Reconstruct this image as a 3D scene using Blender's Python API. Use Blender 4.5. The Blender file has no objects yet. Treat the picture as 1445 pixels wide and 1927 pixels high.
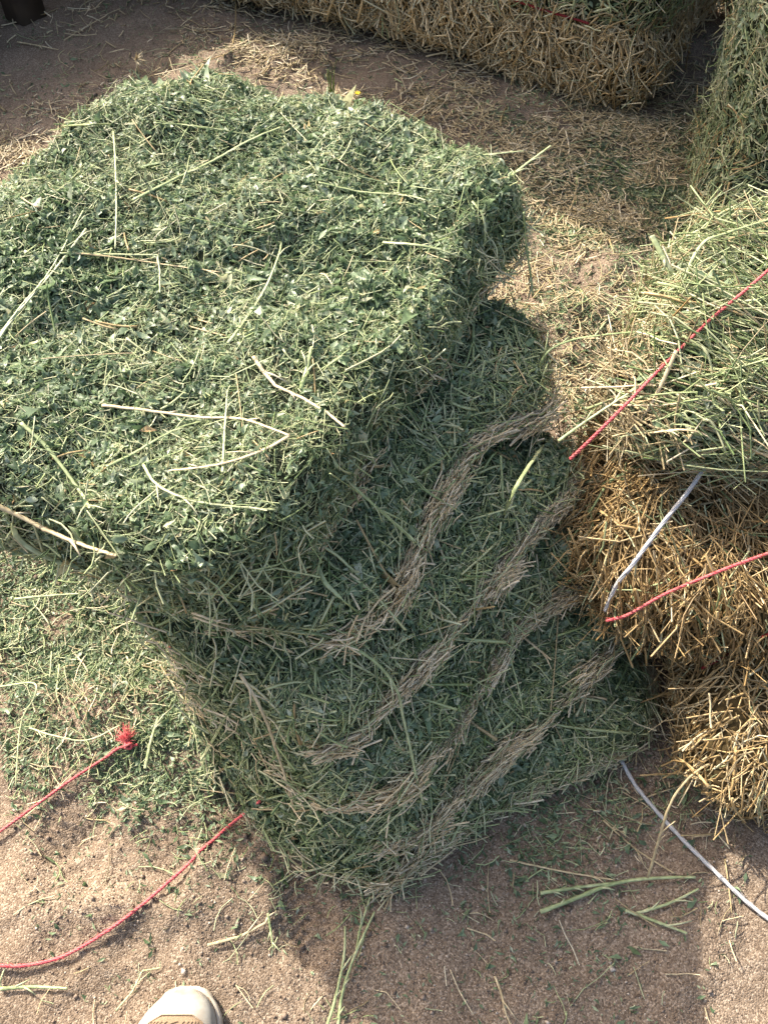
import bpy, math
import numpy as np
from mathutils import Vector, Matrix
from mathutils.bvhtree import BVHTree

scene = bpy.context.scene
col = scene.collection
RNG = np.random.default_rng(7)
PI = math.pi

# ---------------------------------------------------------------- camera, sky, sun, exposure
cam_data = bpy.data.cameras.new('camera')
cam = bpy.data.objects.new('camera', cam_data)
col.objects.link(cam)
cam.location = (0, 0, 1.3)
cam.rotation_euler = (math.radians(90 - 55), 0, 0)
cam_data.sensor_fit = 'VERTICAL'
cam_data.sensor_height = 36
cam_data.lens = 18 / math.tan(math.radians(30))
cam_data.clip_start = 0.02
cam_data.clip_end = 500
scene.camera = cam

SUN_AZ, SUN_EL = math.radians(-45.5), math.radians(40.4)      # azimuth from +Y towards +X
world = bpy.data.worlds.new('World')
scene.world = world
world.use_nodes = True
wn = world.node_tree
sky = wn.nodes.new('ShaderNodeTexSky')
sky.sky_type = 'NISHITA'
sky.sun_disc = False
sky.sun_elevation = SUN_EL
sky.sun_rotation = SUN_AZ % (2 * PI)
sky.dust_density = 6.0
sky.ozone_density = 0.3
wn.links.new(sky.outputs[0], wn.nodes['Background'].inputs[0])
wn.nodes['Background'].inputs[1].default_value = 0.15

sun_data = bpy.data.lights.new('sun', 'SUN')
sun_data.energy = 4.1
sun_data.angle = math.radians(0.53)
sun_data.color = (1.0, 0.93, 0.82)
sun = bpy.data.objects.new('sun', sun_data)
col.objects.link(sun)
sdir = Vector((math.sin(SUN_AZ) * math.cos(SUN_EL), math.cos(SUN_AZ) * math.cos(SUN_EL), math.sin(SUN_EL)))
sun.rotation_euler = sdir.to_track_quat('Z', 'Y').to_euler()
sun.location = sdir * 10
scene.view_settings.view_transform = 'Standard'
scene.view_settings.look = 'None'
scene.view_settings.exposure = 1.33
scene.view_settings.gamma = 1
scene.view_settings.use_curve_mapping = False

# ---------------------------------------------------------------- noise
def _h(ix, iy, iz, seed):
    n = (ix.astype(np.int64) * 374761393 + iy.astype(np.int64) * 668265263 + iz.astype(np.int64) * 2147483647 + seed * 974711)
    n = (n ^ (n >> 13)) * 1274126177
    n = n ^ (n >> 16)
    return (n & 0xFFFF) / 65535.0

def vnoise(x, y, z, f, seed=0):
    x, y, z = np.asarray(x) * f, np.asarray(y) * f, np.asarray(z) * f + np.zeros_like(x)
    x0, y0, z0 = np.floor(x), np.floor(y), np.floor(z)
    u, v, w = x - x0, y - y0, z - z0
    u, v, w = u*u*(3-2*u), v*v*(3-2*v), w*w*(3-2*w)
    r = 0
    for dx in (0, 1):
        for dy in (0, 1):
            for dz in (0, 1):
                r = r + _h(x0+dx, y0+dy, z0+dz, seed) * (u if dx else 1-u) * (v if dy else 1-v) * (w if dz else 1-w)
    return r * 2 - 1

def fbm(x, y, z, f, seed=0, o=3):
    r, a = 0, 1.0
    for k in range(o):
        r = r + a * vnoise(x, y, z, f * 2**k, seed + k)
        a *= 0.5
    return r

# ---------------------------------------------------------------- materials
def mat_new(name):
    m = bpy.data.materials.new(name)
    m.use_nodes = True
    nt = m.node_tree
    return m, nt, nt.nodes['Principled BSDF'], nt.nodes['Material Output']

def ramp(nt, stops):
    r = nt.nodes.new('ShaderNodeValToRGB')
    e = r.color_ramp.elements
    while len(e) < len(stops):
        e.new(0.5)
    for el, (p, c) in zip(e, stops):
        el.position = p
        el.color = (*c, 1)
    return r

def plant_mat(name, stops, rough=0.5, transl=0.3, spec=0.4, streak=0.0, jitter=0.0):
    """colour from a per-piece tint attribute (+ per-object jitter), fine streaks, part translucent"""
    m, nt, b, out = mat_new(name)
    at = nt.nodes.new('ShaderNodeAttribute'); at.attribute_name = 'tint'
    fac = at.outputs['Fac']
    if jitter:
        oi = nt.nodes.new('ShaderNodeObjectInfo')
        ma = nt.nodes.new('ShaderNodeMath'); ma.operation = 'MULTIPLY_ADD'
        nt.links.new(oi.outputs['Random'], ma.inputs[0]); ma.inputs[1].default_value = jitter
        nt.links.new(fac, ma.inputs[2]); fac = ma.outputs[0]
    r = ramp(nt, stops)
    nt.links.new(fac, r.inputs[0])
    c = r.outputs[0]
    tc = nt.nodes.new('ShaderNodeTexCoord')
    no = nt.nodes.new('ShaderNodeTexNoise'); no.inputs['Scale'].default_value = 140; no.inputs['Detail'].default_value = 3
    nt.links.new(tc.outputs['Object'], no.inputs['Vector'])
    mr = nt.nodes.new('ShaderNodeMapRange')
    mr.inputs[1].default_value = 0.3; mr.inputs[2].default_value = 0.7
    mr.inputs[3].default_value = 0.72; mr.inputs[4].default_value = 1.25
    nt.links.new(no.outputs['Fac'], mr.inputs[0])
    mx = nt.nodes.new('ShaderNodeVectorMath'); mx.operation = 'SCALE'
    nt.links.new(c, mx.inputs[0]); nt.links.new(mr.outputs[0], mx.inputs['Scale'])
    c = mx.outputs[0]
    nt.links.new(c, b.inputs['Base Color'])
    b.inputs['Roughness'].default_value = rough
    b.inputs['Specular IOR Level'].default_value = spec
    if transl:
        t = nt.nodes.new('ShaderNodeBsdfTranslucent')
        nt.links.new(c, t.inputs['Color'])
        ms = nt.nodes.new('ShaderNodeMixShader'); ms.inputs[0].default_value = transl
        nt.links.new(b.outputs[0], ms.inputs[1]); nt.links.new(t.outputs[0], ms.inputs[2])
        nt.links.new(ms.outputs[0], out.inputs['Surface'])
    return m

M_LEAF = plant_mat('alfalfa_leaf', [(0.0, (.070, .115, .052)), (.35, (.190, .268, .140)), (.65, (.330, .405, .250)), (.86, (.48, .52, .37)), (.955, (.50, .49, .28)), (1.0, (.46, .28, .13))], .45, .38, .5)
M_STEM = plant_mat('alfalfa_stem', [(0.0, (.17, .24, .09)), (.4, (.36, .41, .20)), (.75, (.52, .53, .32)), (1.0, (.62, .56, .37))], .42, .18, .45, jitter=0)
M_STEMO = plant_mat('alfalfa_stalk', [(0.0, (.16, .23, .08)), (.4, (.30, .36, .16)), (.75, (.46, .48, .27)), (1.0, (.60, .54, .36))], .4, .12, .45, jitter=.45)
M_STRAW = plant_mat('dry_straw', [(0.0, (.26, .205, .11)), (.35, (.44, .35, .195)), (.7, (.60, .49, .30)), (1.0, (.74, .64, .45))], .45, .15, .4)
M_STRAWO = plant_mat('dry_stalk', [(0.0, (.22, .16, .07)), (.35, (.36, .27, .13)), (.7, (.48, .38, .21)), (1.0, (.62, .53, .34))], .42, .12, .4, jitter=.45)
M_GOLD = plant_mat('golden_straw', [(0.0, (.20, .125, .048)), (.4, (.38, .255, .11)), (.75, (.54, .39, .19)), (1.0, (.68, .56, .34))], .42, .15, .4)
M_GOLDO = plant_mat('golden_stalk', [(0.0, (.24, .15, .055)), (.4, (.42, .285, .125)), (.75, (.56, .42, .21)), (1.0, (.70, .58, .37))], .42, .12, .4, jitter=.45)
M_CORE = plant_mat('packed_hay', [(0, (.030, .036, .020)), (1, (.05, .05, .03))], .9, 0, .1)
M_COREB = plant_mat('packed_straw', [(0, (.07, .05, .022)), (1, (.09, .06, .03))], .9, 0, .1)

def simple_mat(name, c, rough=.6, spec=.4, noise_amt=.25, scale=60, bump=0.0, c2=None):
    m, nt, b, out = mat_new(name)
    tc = nt.nodes.new('ShaderNodeTexCoord')
    no = nt.nodes.new('ShaderNodeTexNoise'); no.inputs['Scale'].default_value = scale; no.inputs['Detail'].default_value = 6
    nt.links.new(tc.outputs['Object'], no.inputs['Vector'])
    if c2 is None:
        c2 = tuple(v * (1 - noise_amt) for v in c)
    r = ramp(nt, [(.35, c2), (.6, c)])
    nt.links.new(no.outputs['Fac'], r.inputs[0])
    nt.links.new(r.outputs[0], b.inputs['Base Color'])
    b.inputs['Roughness'].default_value = rough
    b.inputs['Specular IOR Level'].default_value = spec
    if bump:
        bm = nt.nodes.new('ShaderNodeBump'); bm.inputs['Strength'].default_value = bump; bm.inputs['Distance'].default_value = .002
        nt.links.new(no.outputs['Fac'], bm.inputs['Height']); nt.links.new(bm.outputs[0], b.inputs['Normal'])
    return m

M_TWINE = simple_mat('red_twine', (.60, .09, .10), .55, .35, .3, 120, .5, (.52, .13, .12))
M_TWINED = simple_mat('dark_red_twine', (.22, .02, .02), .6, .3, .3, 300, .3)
M_CORD = simple_mat('white_cord', (.46, .45, .44), .5, .4, .2, 300, .3)
M_WOOD = simple_mat('weathered_timber', (.075, .055, .04), .8, .2, .5, 9, .4)
M_SHOE = simple_mat('worn_white_leather', (.36, .345, .30), .6, .3, .0, 34, .10, (.24, .205, .155))
M_SOLE = simple_mat('dusty_rubber', (.50, .45, .37), .6, .3, .0, 40, .05, (.33, .27, .20))
M_MESHP = simple_mat('brown_knit', (.30, .21, .13), .75, .2, .3, 900, .5)
M_DARK = simple_mat('dark_hole', (.05, .035, .025), .9, .1)
M_CLOTH = simple_mat('dark_lining', (.05, .045, .04), .9, .1)

def ground_mat():
    m, nt, b, out = mat_new('coarse_sandy_soil')
    L = nt.links
    tc = nt.nodes.new('ShaderNodeTexCoord')
    vo = nt.nodes.new('ShaderNodeTexVoronoi'); vo.inputs['Scale'].default_value = 470
    L.new(tc.outputs['Object'], vo.inputs['Vector'])
    sp = nt.nodes.new('ShaderNodeSeparateColor'); L.new(vo.outputs['Color'], sp.inputs[0])
    r = ramp(nt, [(0, (.108, .078, .055)), (.35, (.172, .129, .092)), (.75, (.227, .175, .128)), (1, (.340, .276, .21))])
    L.new(sp.outputs[0], r.inputs[0])
    n2 = nt.nodes.new('ShaderNodeTexNoise'); n2.inputs['Scale'].default_value = 6; n2.inputs['Detail'].default_value = 8; n2.inputs['Roughness'].default_value = .65
    L.new(tc.outputs['Object'], n2.inputs['Vector'])
    r2 = ramp(nt, [(.3, (.80, .78, .76)), (.7, (1.16, 1.15, 1.13))])
    L.new(n2.outputs['Fac'], r2.inputs[0])
    mx = nt.nodes.new('ShaderNodeVectorMath'); mx.operation = 'MULTIPLY'
    L.new(r.outputs[0], mx.inputs[0]); L.new(r2.outputs[0], mx.inputs[1])
    L.new(mx.outputs[0], b.inputs['Base Color'])
    b.inputs['Roughness'].default_value = .92
    b.inputs['Specular IOR Level'].default_value = .15
    bm = nt.nodes.new('ShaderNodeBump'); bm.inputs['Strength'].default_value = .8; bm.inputs['Distance'].default_value = .0015
    bm.invert = True
    L.new(vo.outputs['Distance'], bm.inputs['Height'])
    n3 = nt.nodes.new('ShaderNodeTexNoise'); n3.inputs['Scale'].default_value = 70; n3.inputs['Detail'].default_value = 6
    L.new(tc.outputs['Object'], n3.inputs['Vector'])
    bm2 = nt.nodes.new('ShaderNodeBump'); bm2.inputs['Strength'].default_value = .3; bm2.inputs['Distance'].default_value = .004
    L.new(n3.outputs['Fac'], bm2.inputs['Height']); L.new(bm.outputs[0], bm2.inputs['Normal'])
    L.new(bm2.outputs[0], b.inputs['Normal'])
    return m
M_SOIL = ground_mat()
M_GRAIN = plant_mat('granite_grains', [(0, (.105, .076, .056)), (.4, (.185, .138, .102)), (.8, (.28, .215, .163)), (1, (.48, .40, .32))], .8, 0, .25)

# ---------------------------------------------------------------- mesh helpers
def build(name, V, F, mat, tint=None, smooth=False, parent=None, kind=None):
    """V (n,3); F list of index arrays (k,3) or (k,4)"""
    me = bpy.data.meshes.new(name)
    V = np.asarray(V, np.float32)
    if not isinstance(F, list):
        F = [F]
    F = [np.asarray(f, np.int32) for f in F if len(f)]
    loops = np.concatenate([f.ravel() for f in F])
    tot = np.concatenate([np.full(len(f), f.shape[1], np.int32) for f in F])
    start = np.concatenate([[0], np.cumsum(tot)[:-1]]).astype(np.int32)
    me.vertices.add(len(V)); me.vertices.foreach_set('co', V.ravel())
    me.loops.add(len(loops)); me.loops.foreach_set('vertex_index', loops)
    me.polygons.add(len(tot)); me.polygons.foreach_set('loop_start', start); me.polygons.foreach_set('loop_total', tot)
    if smooth:
        me.polygons.foreach_set('use_smooth', np.ones(len(tot), bool))
    me.update(calc_edges=True)
    if tint is not None:
        a = me.attributes.new('tint', 'FLOAT', 'POINT')
        a.data.foreach_set('value', np.asarray(tint, np.float32))
    me.materials.append(mat)
    o = bpy.data.objects.new(name, me)
    col.objects.link(o)
    if parent is not None:
        o.parent = parent
    if kind:
        o['kind'] = kind
    return o

def empty(name, label, cat, loc=(0, 0, 0), group=None):
    o = bpy.data.objects.new(name, None)
    o.empty_display_size = .05
    o.location = loc
    col.objects.link(o)
    return tag(o, label, cat, group)

def tag(o, label, cat, group=None):
    o['label'] = label
    o['category'] = cat
    if group:
        o['group'] = group
    return o

def unit(v):
    return v / np.maximum(np.linalg.norm(v, axis=-1, keepdims=True), 1e-9)

def frames(N, T):
    N = unit(N)
    T = unit(T - N * np.sum(T * N, -1, keepdims=True))
    B = np.cross(N, T)
    return T, B, N

def place(local, P, T, B, N):
    """local (n,k,3) -> world (n*k,3)"""
    W = P[:, None] + local[..., :1] * T[:, None] + local[..., 1:2] * B[:, None] + local[..., 2:] * N[:, None]
    return W.reshape(-1, 3)

def tile(F, n, k):
    F = np.asarray(F)
    return (F[None] + (np.arange(n) * k)[:, None, None]).reshape(-1, F.shape[1])

def leaf_mesh(P, N, T, L, W, curl, fold, tint, big=False):
    n = len(P)
    T, B, N = frames(N, T)
    if big:
        xs = np.array([-.5, -.2, -.2, -.2, .2, .2, .2, .5]); ys = np.array([0, -.85, 0, .85, -1, 0, 1, 0]) * .5
        F = [(0, 1, 2), (0, 2, 3), (1, 4, 5), (1, 5, 2), (2, 5, 6), (2, 6, 3), (4, 7, 5), (5, 7, 6)]
    else:
        xs = np.array([-.5, .05, .05, .05, .5]); ys = np.array([0, -1, 0, 1, 0]) * .5
        F = [(0, 1, 2), (0, 2, 3), (1, 4, 2), (2, 4, 3)]
    k = len(xs)
    loc = np.zeros((n, k, 3))
    loc[..., 0] = xs * L[:, None]
    loc[..., 1] = ys * W[:, None]
    tw = RNG.normal(0, .5, n)[:, None] * xs
    loc[..., 2] = curl[:, None] * L[:, None] * (xs**2 * 4 - .3) + fold[:, None] * W[:, None] * np.abs(ys) + tw * W[:, None] * ys * 2
    return place(loc, P, T, B, N), tile(F, n, k), np.repeat(tint, k)

def stem_mesh(P, N, T, L, w, bend, lift, tint, seg=3, sides=3, flat=.6):
    n = len(P)
    T, B, N = frames(N, T)
    x = np.linspace(-.5, .5, seg + 1)
    ang = np.arange(sides) * 2 * PI / sides
    loc = np.zeros((n, seg + 1, sides, 3))
    kink = RNG.normal(0, 1, (n, seg + 1)) * .018
    loc[..., 0] = (x * L[:, None])[..., None]
    loc[..., 1] = (bend[:, None] * L[:, None] * (x**2 * 4) + kink * L[:, None])[..., None] + w[:, None, None] * .5 * np.cos(ang)
    loc[..., 2] = (lift[:, None] * L[:, None] * (x**2 * 4))[..., None] + w[:, None, None] * .5 * flat * np.sin(ang)
    F = []
    for s in range(seg):
        for a in range(sides):
            b = (a + 1) % sides
            F.append((s*sides+a, s*sides+b, (s+1)*sides+b, (s+1)*sides+a))
    k = (seg + 1) * sides
    return place(loc.reshape(n, k, 3), P, T, B, N), tile(F, n, k), np.repeat(tint, k)

def join(parts):
    V, F, C, o = [], [], [], 0
    for v, f, c in parts:
        V.append(v); F.append(f + o); C.append(c); o += len(v)
    fs = {}
    for f in F:
        fs.setdefault(f.shape[1], []).append(f)
    return np.concatenate(V), [np.concatenate(x) for x in fs.values()], np.concatenate(C)

def tube(pts, rad, sides=6, flat=1.0, closed=True):
    pts = np.asarray(pts, float)
    n = len(pts)
    rad = np.broadcast_to(np.asarray(rad, float), (n,))
    t = unit(np.gradient(pts, axis=0))
    up = np.tile([0, 0, 1.0], (n, 1))
    b = np.cross(up, t)
    bad = np.linalg.norm(b, axis=1) < .1
    b[bad] = np.cross(np.tile([0, 1.0, 0], (n, 1)), t)[bad]
    b = unit(b); u = np.cross(t, b)
    ang = np.arange(sides) * 2 * PI / sides
    V = pts[:, None] + rad[:, None, None] * (np.cos(ang)[None, :, None] * b[:, None] + flat * np.sin(ang)[None, :, None] * u[:, None])
    F = []
    for s in range(n - 1):
        for a in range(sides):
            c = (a + 1) % sides
            F.append((s*sides+a, s*sides+c, (s+1)*sides+c, (s+1)*sides+a))
    V = V.reshape(-1, 3)
    if closed:
        V = np.concatenate([V, pts[:1], pts[-1:]])
        q = n * sides
        T3 = [(q, (a+1) % sides, a) for a in range(sides)] + [(q+1, (n-1)*sides+a, (n-1)*sides+(a+1) % sides) for a in range(sides)]
        return V, [np.array(F), np.array(T3)]
    return V, [np.array(F)]

def spline(pts, n):
    """Catmull-Rom through pts"""
    P = np.asarray(pts, float)
    P = np.concatenate([[2*P[0]-P[1]], P, [2*P[-1]-P[-2]]])
    m = len(P) - 3
    out = []
    for t in np.linspace(0, m - 1e-6, n):
        i = int(t); u = t - i
        a, b, c, d = P[i:i+4]
        out.append(.5 * ((2*b) + (-a+c)*u + (2*a-5*b+4*c-d)*u*u + (-a+3*b-3*c+d)*u**3))
    return np.array(out)

def merge(meshes):
    V, F, o = [], {}, 0
    for v, fl in meshes:
        for f in fl:
            F.setdefault(f.shape[1], []).append(np.asarray(f) + o)
        V.append(v); o += len(v)
    return np.concatenate(V), [np.concatenate(x) for x in F.values()]

# ---------------------------------------------------------------- ground height
MOUNDS = [(.40, 1.40, .09, .055, .035), (.33, 1.30, .06, .05, .02), (.52, 1.36, .06, .05, .015), (-.42, 2.40, .25, .12, .03),
          (-.40, .55, .10, .07, .018), (-.30, .40, .09, .05, -.014), (-.20, .42, .05, .06, -.016), (-.13, .22, .08, .05, -.008),
          (-.42, .33, .07, .05, -.012), (-.37, .25, .10, .03, .010), (.5, 1.55, .2, .1, .02), (.55, .30, .06, .10, .012), (-.16, .44, .04, .03, .014)]
PRINTS = [(-.33, .285, 1.15, .055, .10), (-.21, .40, 1.3, .045, .09), (-.43, .38, .9, .045, .08), (-.11, .25, 1.9, .04, .07)]
def gz(x, y):
    x = np.asarray(x, float); y = np.asarray(y, float)
    d = np.exp(-((x)**2 + (y - 1.2)**2) / 60.0)
    z = fbm(x, y, 0, 3.0, 11, 3) * .012 * d + fbm(x, y, 0, 16., 21, 3) * .0058 * d + fbm(x, y, 0, 70., 31, 2) * .0007 * d
    for mx, my, sx, sy, h in MOUNDS:
        z = z + h * np.exp(-((x-mx)/sx)**2 - ((y-my)/sy)**2) * (1 + .35 * vnoise(x, y, 0, 40, 5))
    for px, py, a, hw, hl in PRINTS:
        u = (x-px)*math.cos(a) + (y-py)*math.sin(a); v = -(x-px)*math.sin(a) + (y-py)*math.cos(a)
        w = np.exp(-((u/hl)**4) - (v/hw)**4)
        z = z - w * (.006 + .0022 * np.tanh(3 * np.sin(u * 420 + np.abs(v) * 240)) * (1 + .8 * vnoise(x, y, 0, 55, 8))) + .0035 * np.exp(-((np.sqrt((u/hl)**2+(v/hw)**2)-1.15)/.15)**2)
    return z

def axis(segs):
    out = []
    for a, b, st in segs:
        out.append(np.arange(a, b, st))
    return np.concatenate(out + [[segs[-1][1]]])

gx = axis([(-90, -10, 20), (-10, -2, 1.0), (-2, -.62, .02), (-.62, .68, .0052), (.68, 1.6, .014), (1.6, 4, .3), (4, 10, 2), (10, 90, 20)])
gy = axis([(-90, -10, 20), (-10, -1, 1.0), (-1, -.02, .06), (-.02, .72, .0052), (.72, 1.6, .010), (1.6, 3.3, .016), (3.3, 6, .3), (6, 14, 2), (14, 94, 20)])
GX, GY = np.meshgrid(gx, gy)
GZ = gz(GX, GY)
nx, ny = len(gx), len(gy)
idx = np.arange(nx * ny).reshape(ny, nx)
gF = np.stack([idx[:-1, :-1], idx[:-1, 1:], idx[1:, 1:], idx[1:, :-1]], -1).reshape(-1, 4)
ground = build('ground', np.stack([GX, GY, GZ], -1).reshape(-1, 3), gF, M_SOIL, smooth=True, kind='structure')

# ---------------------------------------------------------------- slab shapes (flakes and bale lumps)
def resample(poly, m, smooth=4):
    P = np.asarray(poly, float)
    Q = np.concatenate([P, P[:1]])
    s = np.concatenate([[0], np.cumsum(np.linalg.norm(np.diff(Q, axis=0), axis=1))])
    t = np.linspace(0, s[-1], m, endpoint=False)
    R = np.stack([np.interp(t, s, Q[:, 0]), np.interp(t, s, Q[:, 1])], 1)
    for _ in range(smooth):
        R = .5 * R + .25 * (np.roll(R, 1, 0) + np.roll(R, -1, 0))
    return R

def slab(poly, z0, z1, top_in=.03, bot_in=.012, dome=.01, amp=.012, seed=0, m=110, extra=None, smooth=4):
    """closed rounded slab over a plan outline; returns V, quads/tris, ring index per vertex row"""
    R = resample(poly, m, smooth)
    area = np.sum(R[:, 0]*np.roll(R[:, 1], -1) - np.roll(R[:, 0], -1)*R[:, 1])
    if area < 0:
        R = R[::-1]
    c = R.mean(0)
    D = R - c
    rl = np.linalg.norm(D, axis=1, keepdims=True)
    rows = []
    h = z1 - z0
    for s in (.03, .15, .3, .45, .6, .72, .82, .90):
        rows.append((c + D * s * (1 - top_in / rl), np.full(m, z1 + dome * (1 - s*s))))
    for k in np.linspace(0, 1, 12):
        if k < .5:
            q = k / .5
            ins = top_in * (1 - math.sin(q * PI / 2)); z = z1 - h * .5 * (1 - math.cos(q * PI / 2))
        else:
            q = (k - .5) / .5
            ins = bot_in * (1 - math.cos(q * PI / 2)); z = z1 - h * .5 - h * .5 * math.sin(q * PI / 2)
        rows.append((c + D * (1 - ins / rl), np.full(m, z)))
    for s in (.8, .5, .2, .03):
        rows.append((c + D * s * (1 - bot_in / rl), np.full(m, z0)))
    V = np.concatenate([np.concatenate([p, z[:, None]], 1) for p, z in rows])
    nr = len(rows)
    out = np.concatenate([np.concatenate([D / rl * (1 if 7 < i < nr - 4 else .25), np.full((m, 1), .9 if i < 9 else 0)], 1) for i in range(nr)])
    nz = fbm(V[:, 0], V[:, 1], V[:, 2], 9, seed, 3) * amp + fbm(V[:, 0], V[:, 1], V[:, 2] * 1.5, 38, seed + 9, 2) * amp * .35
    V = V + out * nz[:, None]
    if extra:
        for ex, ey, sg, hh in extra:
            g = hh * np.exp(-((V[:, 0]-ex)**2 + (V[:, 1]-ey)**2) / sg**2)
            V[:, 2] += g * np.clip((V[:, 2] - z0) / h, 0, 1)
    ii = np.arange(nr * m).reshape(nr, m)
    q = np.stack([ii[:-1], np.roll(ii[:-1], -1, 1), np.roll(ii[1:], -1, 1), ii[1:]], -1).reshape(-1, 4)[:, ::-1]
    return V, q, ii[0], ii[-1], R

def close_slab(V, q, r0, r1):
    cap = [np.stack([np.full(len(r0), len(V)), r0, np.roll(r0, -1)], 1), np.stack([np.full(len(r1), len(V) + 1), np.roll(r1, -1), r1], 1)]
    V2 = np.concatenate([V, [V[r0].mean(0)], [V[r1].mean(0)]])
    return V2, [q, np.concatenate(cap)]

class Surf:
    def __init__(s, V, quads):
        s.V = V
        s.T = np.concatenate([quads[:, [0, 1, 2]], quads[:, [0, 2, 3]]])
        a, b, c = V[s.T[:, 0]], V[s.T[:, 1]], V[s.T[:, 2]]
        n = np.cross(b - a, c - a)
        s.area = np.linalg.norm(n, axis=1) * .5
        s.n = unit(n)
        s.cen = (a + b + c) / 3
    def sample(s, n, weight):
        w = s.area * weight(s.cen, s.n)
        k = RNG.choice(len(w), n, p=w / w.sum())
        r1, r2 = np.sqrt(RNG.random(n)), RNG.random(n)
        a, b, c = (s.V[s.T[k, j]] for j in range(3))
        P = a * (1-r1)[:, None] + b * (r1*(1-r2))[:, None] + c * (r1*r2)[:, None]
        return P, s.n[k]

def rand_tangent(N):
    v = RNG.normal(0, 1, N.shape)
    return v - N * np.sum(v * N, -1, keepdims=True)

def flow_tangent(N, f, spread):
    v = np.asarray(f, float) + RNG.normal(0, spread, N.shape)
    return v - N * np.sum(v * N, -1, keepdims=True)

# ---------------------------------------------------------------- shared single stems (mesh data used by many objects)
def stem_variants(mat, nm, n=14, w=(.0022, .0048), bend=.045, seed=3):
    out = []
    r = np.random.default_rng(seed)
    for i in range(n):
        x = np.linspace(-.5, .5, 6)
        b, l = r.normal(0, bend), abs(r.normal(0, .03))
        kx = r.uniform(-.3, .3)
        y = b * x**2 * 4 * .5 + (np.maximum(x - kx, 0) * r.normal(0, .35) if r.random() < .3 else 0)
        pts = np.stack([x, y, l * (x**2)], 1)
        wd = r.uniform(*w) * np.linspace(1.1, .8, 6) * .5 / .08          # for a unit stem later scaled to ~8 cm
        V, F = tube(pts, wd, 4, .55, closed=True)
        me_o = build(nm, V, F, mat, tint=np.full(len(V), r.uniform(0, .55)), smooth=False)
        me = me_o.data
        bpy.data.objects.remove(me_o)
        out.append(me)
    return out

VAR_STEM = stem_variants(M_STEMO, 'stem', seed=3)
VAR_STRAW = stem_variants(M_STRAWO, 'straw', seed=5)
VAR_GOLD = stem_variants(M_GOLDO, 'straw', seed=8, w=(.0024, .0044), bend=.12)

def put_stems(name, var, parent, P, N, T, L, wid=None):
    T, B, N = frames(N, T)
    inv = parent.matrix_world.inverted() if parent.type == 'EMPTY' else Matrix()
    base = Matrix.Translation(-Vector(parent.location))
    for i in range(len(P)):
        o = bpy.data.objects.new(name, var[int(RNG.integers(len(var)))])
        w = (wid[i] if wid is not None else RNG.uniform(.8, 1.25)) * .08
        M = Matrix(((T[i, 0]*L[i], B[i, 0]*w, N[i, 0]*w, P[i, 0]), (T[i, 1]*L[i], B[i, 1]*w, N[i, 1]*w, P[i, 1]), (T[i, 2]*L[i], B[i, 2]*w, N[i, 2]*w, P[i, 2]), (0, 0, 0, 1)))
        # bend of the variant scales with length in plan
        M = M @ Matrix.Diagonal((1, 1, 1, 1))
        o.parent = parent
        o.matrix_local = base @ M
        col.objects.link(o)

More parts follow.
